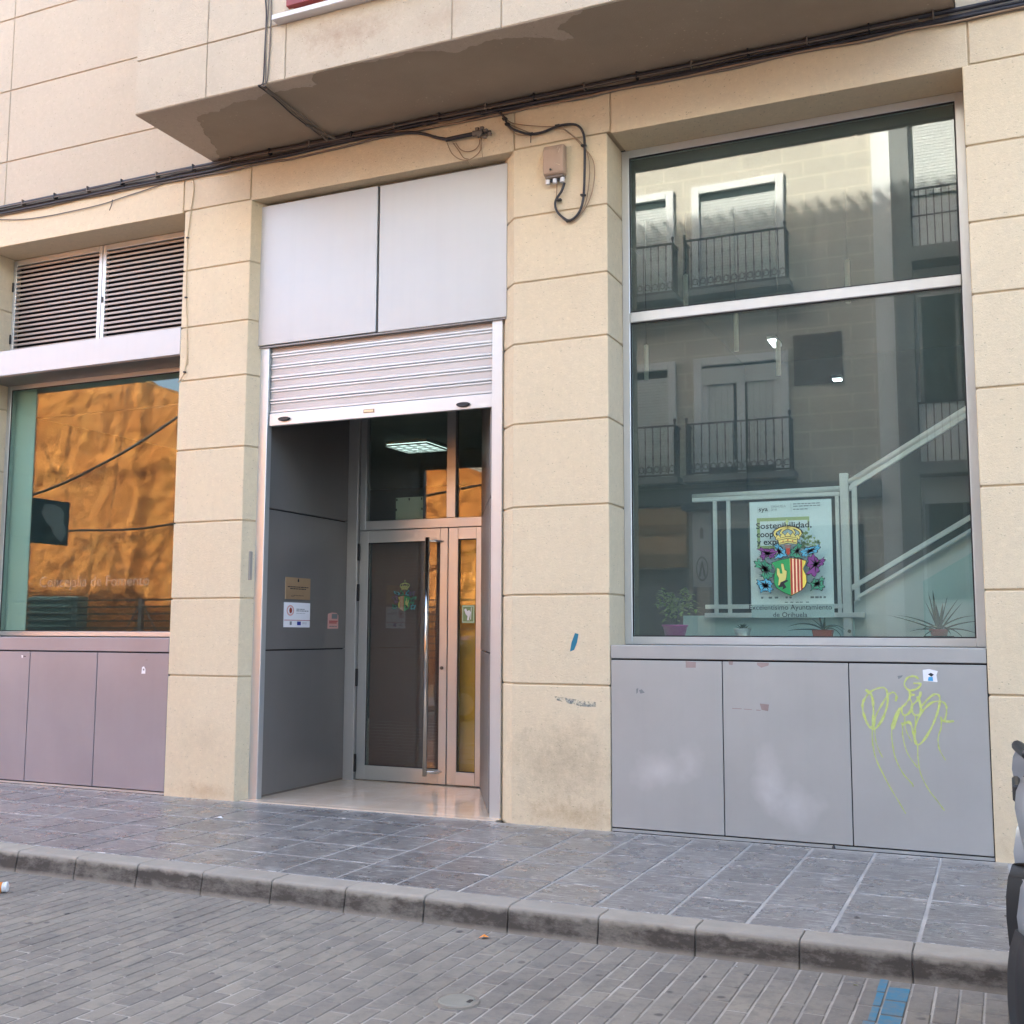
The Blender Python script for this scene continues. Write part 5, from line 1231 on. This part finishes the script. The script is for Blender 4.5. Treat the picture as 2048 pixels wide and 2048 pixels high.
# ---- car
def car(x, y, z, colour, label, heading=1, parkname='parked_car'):
    """heading +1: the rear is at x and the car points to +x"""
    e = tag(empty(parkname, (x, y, z)), label, 'car', 'cars parked in the street')
    k = N('car_paint_%s' % label.split()[0]); k.out(colour, 0.32, 0.35, None, 0.6); k.b.inputs['Coat Weight'].default_value = 0.8; k.b.inputs['Coat Roughness'].default_value = 0.06
    paint = k.m
    def loop(r, f, w, zz, cr=0.30, cf=0.35):
        pts = []; L = 4.0
        for (cx_, cy_, sx, sy, c) in ((r, -w, 1, 1, cr), (L - f, -w, -1, 1, cf), (L - f, w, -1, -1, cf), (r, w, 1, -1, cr)):
            arc = []
            for i in range(6):
                t = math.pi / 2 * i / 5
                arc.append((cx_ + sx * c * 1.5 * (1 - math.sin(t)), cy_ + sy * c * (1 - math.cos(t))))
            if (sx, sy) in ((1, 1), (-1, -1)): pass
            else: arc = arc[::-1]
            pts += arc
        out = []
        for px_, py_ in pts:
            bow = -0.05 * (1 - (py_ / w) ** 2) if px_ < L / 2 else 0.05 * (1 - (py_ / w) ** 2)
            out.append((x + heading * (px_ + 0.05 + bow * 1.0), y + py_, z + zz))
        return out
    def loft(name, levels, mat, cap_top=True, cap_bot=True, smooth=True):
        m = MB(); n = None
        Ls = [loop(*lv) for lv in levels]; n = len(Ls[0]); vs = [p for L_ in Ls for p in L_]; fs = []
        for i in range(len(Ls) - 1):
            for j in range(n): fs.append((i * n + j, i * n + (j + 1) % n, (i + 1) * n + (j + 1) % n, (i + 1) * n + j))
        if cap_bot: fs.append(tuple(range(n - 1, -1, -1)))
        if cap_top: fs.append(tuple(range((len(Ls) - 1) * n, len(Ls) * n)))
        return m.add(vs, fs).build(name, mat, e, 0, smooth)
    loft('bumper', [(.085, .10, .80, .15), (.028, .04, .83, .24), (.006, .02, .845, .34), (.0, .0, .85, .44), (.002, .0, .85, .53), (.012, .01, .85, .60), (.030, .04, .84, .655), (.05, .06, .82, .66)], M['car_black'] if 'car_black' in M else M.setdefault('car_black', plain('car_black_plastic', (0.009, 0.010, 0.013), 0.45)))
    loft('body', [(.10, .10, .80, .57), (.058, .05, .855, .60), (.040, .03, .862, .655), (.036, .02, .865, .70), (.044, .03, .865, .75), (.050, .05, .862, .79), (.066, .08, .862, .825), (.070, .14, .862, .87), (.056, .30, .858, .95), (.044, .60, .850, 1.03), (.050, .95, .840, 1.08), (.072, 1.15, .82, 1.125)], paint)
    loft('greenhouse', [(.082, 1.15, .80, 1.12), (.16, 1.35, .77, 1.20), (.30, 1.65, .70, 1.38), (.36, 1.75, .66, 1.445)], M['glass_far'], smooth=True)
    loft('roof', [(.345, 1.72, .675, 1.425), (.33, 1.72, .67, 1.45), (.42, 1.85, .60, 1.495), (.60, 2.1, .45, 1.51)], paint)
    X = lambda d: x + heading * d
    for d in (.78, 3.22):
        for s in (-1, 1):
            yc = y + s * .80
            w_ = MB().tube([(X(d), yc - .10, z + .31), (X(d), yc + .10, z + .31)], .31, 28, 1).build('wheel', M['black'], e, .03)
            MB().tube([(X(d), yc + s * .095, z + .31), (X(d), yc + s * .108, z + .31)], .20, 20, 1).build('rim', M['alu'], w_)
    for s in (-1, 1):
        a, b = sorted((y + s * .60, y + s * .80))
        MB().box(min(X(.16), X(.34)), max(X(.16), X(.34)), a, b + .0, z + .86, z + 1.06).build('tail_light', plain('red_lens', (.25, .01, .01), .15) if 'lens' not in M else M['lens'], e, .03)
        MB().box(min(X(3.70), X(3.98)), max(X(3.70), X(3.98)), a, b, z + .66, z + .80).build('headlight', M['white'], e, .03)
        MB().box(min(X(2.62), X(2.74)), max(X(2.62), X(2.74)), min(y + s * .85, y + s * 1.0), max(y + s * .85, y + s * 1.0), z + .98, z + 1.10).build('wing_mirror', M['car_black'], e, .03)
    MB().tube([(X(.086), y + .05, z + 1.168), (X(.115), y - .30, z + 1.172)], .022, 10, 1).build('rear_wiper', M['car_black'], e, .01)
    MB().box(min(X(.062), X(.09)), max(X(.062), X(.09)), y - .14, y + .14, z + .99, z + 1.05).build('tailgate_handle', M['car_black'], e, .008)
    MB().box(min(X(.088), X(.11)), max(X(.088), X(.11)), y - .26, y + .26, z + .86, z + .955).build('number_plate', M['white'], e, .004)
    return e
car(1.045, -3.43, -.13, (0.30, 0.325, 0.355), 'grey blue hatchback parked at the kerb, only its rear bumper edge in view')
car(-8.4, -7.45, -.13, (0.30, 0.02, 0.02), 'red hatchback parked across the street, seen mirrored in the entrance door')

# ================================================================== ACROSS THE STREET (seen mirrored in the glass)
ow = box('opposite_sidewalk', -62, 30, -11.0, -8.45, -0.24, 0.0, M['grout']); tag(ow, kind='structure')
lot = box('lot_ground', -62, -8.0, -30, -11.0, -0.24, -0.10, M['earth']); tag(lot, kind='structure')
Y0 = -11.0
A = empty('apartment_building', (-4, Y0, 0)); tag(A, 'buff block apartment house with iron balconies, mirrored in the display window', 'building')
box('wall', -8.0, -0.68, Y0 - 9, Y0, -.1, 11.4, M['block'], A)
box('corner_strip', -0.68, -0.37, Y0 - 9, Y0 + .03, -.1, 11.4, M['surround'], A); box('corner_pillar', -0.37, -0.06, Y0 - 9, Y0 + .10, -.1, 11.4, M['stone_grey'], A)
box('cornice', -8.1, -0.06, Y0 - 9, Y0 + .35, 11.4, 11.7, M['surround'], A)
box('floor_band', -8.0, -.68, Y0, Y0 + .12, 3.75, 4.05, M['stone_grey'], A)
box('sign_board', -8.0, -4.05, Y0, Y0 + .16, 2.62, 3.70, M['tan_sign'], A); box('sign_stripe', -8.0, -4.06, Y0 + .161, Y0 + .18, 3.22, 3.40, M['tan_sign2'], A); box('sign_stripe', -8.0, -4.06, Y0 + .161, Y0 + .18, 2.62, 2.86, M['tan_sign2'], A)
def roller(x0, x1, z0, z1, y, mat, parent, n=None, name='roller_blind'):
    m = MB(); h = .055; z = z0
    while z < z1 - .001:
        zt = min(z1, z + h); m.prism_x([(y, z), (y + .012, z + .006), (y + .012, zt - .008), (y, zt)][::-1], x0, x1); z = zt
    return m.build(name, mat, parent)
roller(-7.6, -4.05, -.0, 2.58, Y0 + .01, M['metal_grey'], A, name='shop_shutter')
box('shop_window', -3.6, -1.0, Y0 - .02, Y0 + .03, .6, 3.3, M['glass_far'], A)
def opp_window(xc, zt, zb, kind):
    w = .855; s = .15
    f = MB().box(xc - w, xc - w + s, Y0, Y0 + .06, zb, zt).box(xc + w - s, xc + w, Y0, Y0 + .06, zb, zt).box(xc - w + s, xc + w - s, Y0, Y0 + .06, zt - s, zt).build('window', M['surround'], A, .012)
    box('opening', xc - w + s, xc + w - s, Y0 + .001, Y0 + .004, zb, zt - s, M['glass_far'], f)
    if kind == 'blind': roller(xc - w + s + .01, xc + w - s - .01, zb, zt - s - .14, Y0 + .006, M['blind'], f)
    else:
        for a in (-w + s, -.07, w - s - .10): box('casement', xc + a, xc + a + (.14 if a == -.07 else .10), Y0 + .005, Y0 + .04, zb, zt - s - .35, M['surround'], f)
        box('blind_box', xc - w + s, xc + w - s, Y0 + .005, Y0 + .05, zt - s - .35, zt - s - .05, M['blind'], f)
        for i in range(5):
            for sx in (-1, 1): box('curtain', xc + sx * .40 - .28 + i * .11, xc + sx * .40 - .28 + i * .11 + .104, Y0 + .006, Y0 + .02, zb + .3, zt - s - .36, M['blind'], f)
        for sx in (-1, 1): box('rail', xc + sx * .40 - .30, xc + sx * .40 + .30, Y0 + .005, Y0 + .035, zb + .22, zb + .34, M['surround'], f)
    return f
def balcony(xc, zr, label_none=None):
    b = box('balcony', xc - .98, xc + .98, Y0 + .0, Y0 + .42, zr - 1.06, zr - .95, M['stone_grey'], A)
    y1 = Y0 + .38
    m = MB().box(xc - .93, xc + .93, y1 - .02, y1 + .02, zr - .03, zr).box(xc - .93, xc + .93, y1 - .015, y1 + .015, zr - .93, zr - .90)
    for sx in (-.93, .90):
        m.box(xc + sx, xc + sx + .03, Y0 + .02, y1 - .02, zr - .03, zr); m.box(xc + sx, xc + sx + .03, y1 - .02, y1 + .02, zr - .95, zr - .031)
        m.lathe([(.0, zr + .12), (.03, zr + .10), (.025, zr + .05), (.012, zr)], xc + sx + .015, y1, 8)
        for q in range(3): m.box(xc + sx + .005, xc + sx + .025, Y0 + .08 + q * .1, Y0 + .10 + q * .1, zr - .92, zr - .031)
    m.build('handrail', M['iron'], b)
    for i in range(12):
        xb = xc - .93 + (i + 1) * 1.86 / 13
        MB().lathe([(.009, zr - .90), (.009, zr - .62), (.018, zr - .58), (.009, zr - .54), (.009, zr - .32), (.018, zr - .28), (.009, zr - .24), (.009, zr - .03)], xb, y1, 6).build('baluster', M['iron'], b)
    m = MB()
    for i in range(13):
        xb = xc - .86 + i * 1.72 / 12
        m.tube([(xb + .055 * math.cos(t), y1 + .012, zr - .80 + .055 * math.sin(t)) for t in [2 * math.pi * j / 8 for j in range(9)]], .008, 4, 1)
        m.tube([(xb - .06, y1 + .012, zr - .88), (xb, y1 + .012, zr - .72), (xb + .06, y1 + .012, zr - .88)], .006, 4, 1)
    m.build('scrollwork', M['iron'], b)
for xc in (-5.10, -3.05):
    opp_window(xc, 9.735, 7.66, 'blind'); balcony(xc, 8.60)
    opp_window(xc, 6.45, 4.20, 'blind' if xc < -4 else 'glass'); balcony(xc, 5.19)
f = box('window', -2.10, -1.26, Y0, Y0 + .03, 5.80, 6.71, M['dark_wood'], A, .005)
f = opp_window(-7.0, 9.735, 7.66, 'blind'); f = opp_window(-7.0, 6.45, 4.2, 'blind')
Bb = empty('grey_building', (3, Y0, 0)); tag(Bb, 'pale grey neighbour house with roller blinds, mirrored at the display window edge', 'building')
box('wall', -0.055, 9, Y0 - 9, Y0, -.1, 11.6, M['surround'], Bb)
for i in range(3):
    xc = .95 + i * 2.6
    for zb, zt in ((8.94, 11.0), (5.31, 7.15), (2.0, 3.6)):
        fw_ = MB().box(xc - .95, xc + .95, Y0, Y0 + .03, zb, zt).build('window', M['glass_far'], Bb)
        if zb > 8: roller(xc - .93, xc + .93, zb, zt, Y0 + .032, M['blind'], fw_)
        else:
            for q in (-.95, -.36, .33, .90): box('frame', xc + q, xc + q + .06, Y0 + .03, Y0 + .06, zb, zt, M['stone_grey'], fw_)
    bl = box('balcony', xc - 1.0, xc + 1.0, Y0, Y0 + .5, 7.65, 7.9, M['stone_grey'], Bb)
    m = MB().box(xc - .98, xc + .98, Y0 + .44, Y0 + .47, 8.88, 8.91).box(xc - .98, xc + .98, Y0 + .44, Y0 + .47, 8.42, 8.44)
    for q in range(17): m.box(xc - .98 + q * .12, xc - .98 + q * .12 + .018, Y0 + .45, Y0 + .465, 7.9, 8.88)
    m.build('railing', M['iron'], bl)
    bl = box('balcony', xc - 1.0, xc + 1.0, Y0, Y0 + .5, 4.05, 4.25, M['stone_grey'], Bb)
    m = MB().box(xc - .98, xc + .98, Y0 + .44, Y0 + .47, 5.22, 5.25)
    for q in range(17): m.box(xc - .98 + q * .12, xc - .98 + q * .12 + .018, Y0 + .45, Y0 + .465, 4.25, 5.22)
    m.build('railing', M['iron'], bl)

# ochre earth wall at the back of the empty lot
def earth_wall(name, x0, x1, y, top, mat, label, res=.085, amp=.10, cat='wall', seed=0):
    nx = int((x1 - x0) / res); nz = int(11 / res); vs = []; fs = []
    for i in range(nx + 1):
        x = x0 + (x1 - x0) * i / nx; zt = top(x) + .22 * noise.noise(Vector((x * 1.3, seed, 3)))
        for j in range(nz + 1):
            z = -.3 + (zt + .3) * j / nz
            wx = x + .8 * noise.noise(Vector((z * .55, x * .2, seed + 2)))
            rg = 1 - abs(noise.noise(Vector((wx * .8, z * .22, seed + 7))))
            d = amp * (noise.noise(Vector((x * .35, z * .30, seed))) + .40 * noise.noise(Vector((x * .9, z * .8, seed + 5)))) + .03 * rg ** 10
            d += .080 * noise.noise(Vector((x * 3.1, z * 2.6, seed + 9))) + .045 * noise.noise(Vector((x * 7.3, z * 6.4, seed + 13)))
            d += .20 * max(0, 1 - abs(x - (-23.4) - .35 * noise.noise(Vector((z * .8, 2, seed)))) / .35) + .13 * max(0, 1 - abs(z - (6.6 + .3 * noise.noise(Vector((x * .6, 0, 8))))) / .4)
            vs.append((x, y + d, z))
    b = len(vs)
    for i in range(nx):
        for j in range(nz):
            a = i * (nz + 1) + j; fs.append((a, a + nz + 1, a + nz + 2, a + 1))
    m = MB().add(vs, fs)
    bk = [(vs[i * (nz + 1) + nz][0], vs[i * (nz + 1) + nz][2]) for i in range(nx + 1)]
    m.add([(x, y - 1.2, z) for x, z in bk] + [vs[i * (nz + 1) + nz] for i in range(nx + 1)], [(i, i + 1, nx + 2 + i, nx + 1 + i) for i in range(nx)])
    m.add([(x, y - 1.2, -.3) for x, z in bk] + [(x, y - 1.2, z) for x, z in bk], [(i, nx + 1 + i, nx + 2 + i, i + 1) for i in range(nx)])
    o = m.build(name, mat, None, 0, True); tag(o, label, cat); return o
def otop(x):
    pts = [(-34, 9.6), (-28, 9.7), (-24.6, 9.55), (-23.5, 9.35), (-22.0, 8.7), (-20, 8.0), (-17, 7.2), (-14.3, 6.5), (-12.6, 5.95), (-8, 5.2)]
    for (a, za), (b_, zb_) in zip(pts[:-1], pts[1:]):
        if a <= x <= b_: return za + (zb_ - za) * (x - a) / (b_ - a)
    return 6
earth_wall('earth_wall', -34, -8.0, -18.0, otop, M['ochre'], 'sunlit ochre earth wall of the empty lot, mirrored in the lettered window')
earth_wall('rubble_wall', -21, -8.0, -19.6, lambda x: 8.4 + .5 * math.sin(x), M['rubble'], 'grey rubble wall rising behind the ochre wall, mirrored above the door', .25, .35, seed=4)
# things in the lot
e = tag(empty('steel_container', (-25.4, -17.0, -.1)), 'teal corrugated steel container before the ochre wall', 'container')
m = MB()
for i in range(24): m.box(-26.6, -24.9, -16.95, -16.90 + .07 * (i % 2), -.1 + i * .106, -.1 + (i + 1) * .106 - .004)
m.build('corrugated_side', M['teal'], e); box('body', -26.7, -24.7, -17.4, -16.951, -.1, 2.48, M['teal'], e, .02)
e = tag(empty('wire_fence', (-22, -16.3, -.1)), 'horizontal wire fence with a braced post along the empty lot', 'fence')
for i in range(9): box('wire', -33, -8.2, -16.31, -16.29, .70 + i * .20, .745 + i * .20, M['iron'], e)
for x in (-32, -27, -21.6, -15.5, -9.5):
    box('post', x - .06, x + .06, -16.38, -16.26, -.1, 2.35, M['stone_grey'], e)
    MB().tube([(x, -16.32, 2.28), (x - .75, -16.32, 1.2)], .025, 6, 1).build('brace', M['stone_grey'], e); MB().tube([(x, -16.32, 2.28), (x + .75, -16.32, 1.2)], .025, 6, 1).build('brace', M['stone_grey'], e)
o = MB().tube([(-36, -13.6, 3.9), (-27, -13.8, 4.75), (-23.5, -14, 5.22), (-21, -14, 5.95), (-18.6, -14, 7.0), (-14, -13.5, 9.1)], .035, 6, 5).build('overhead_cable', M['cable_black'], None, 0, True); tag(o, 'slanting black overhead cable before the ochre wall', 'cable')
o = MB().tube([(-36, -13.9, 4.4), (-24, -13.9, 4.12), (-22, -14, 4.15), (-18.5, -14, 4.21), (-8, -11.0, 4.9)], .03, 6, 5).build('overhead_cable', M['cable_black'], None, 0, True); tag(o, 'nearly level black overhead cable before the ochre wall', 'cable')
# info post opposite
e = tag(empty('info_post', (-3.25, -8.8, 0)), 'tall street information post with dark cap, mirrored beside the poster', 'sign')
box('pole', -3.42, -3.36, -8.85, -8.79, 0, 3.40, M['metal_grey'], e); box('pole', -3.14, -3.08, -8.85, -8.79, 0, 3.40, M['metal_grey'], e)
box('face', -3.40, -3.10, -8.79, -8.76, 2.17, 3.36, M['surround'], e)
MB().prism_x([(-8.95, 3.40), (-8.66, 3.40), (-8.70, 3.52), (-8.91, 3.56)], -3.56, -2.86).build('cap', M['iron'], e, .01)
m = MB()
for i in range(24):
    t0, t1 = 2 * math.pi * i / 24, 2 * math.pi * (i + 1) / 24
    q = [(-3.25 + r_ * .5 * math.cos(t), 2.46 + r_ * math.sin(t)) for r_, t in ((.20, t0), (.20, t1), (.17, t1), (.17, t0))]
    m.prism_y(q[::-1], -8.7585, -8.7575)
m.prism_y([(-3.31, 2.33), (-3.26, 2.58), (-3.24, 2.58), (-3.19, 2.33), (-3.22, 2.33), (-3.25, 2.50), (-3.28, 2.33)][::-1], -8.7585, -8.7575); m.build('mark', M['gray_ink'], e)
MB().prism_y([(-3.28, 2.95), (-3.22, 2.95), (-3.22, 3.08), (-3.25, 3.14), (-3.28, 3.08)], -8.7585, -8.7575).build('emblem', M['gray_ink'], e)
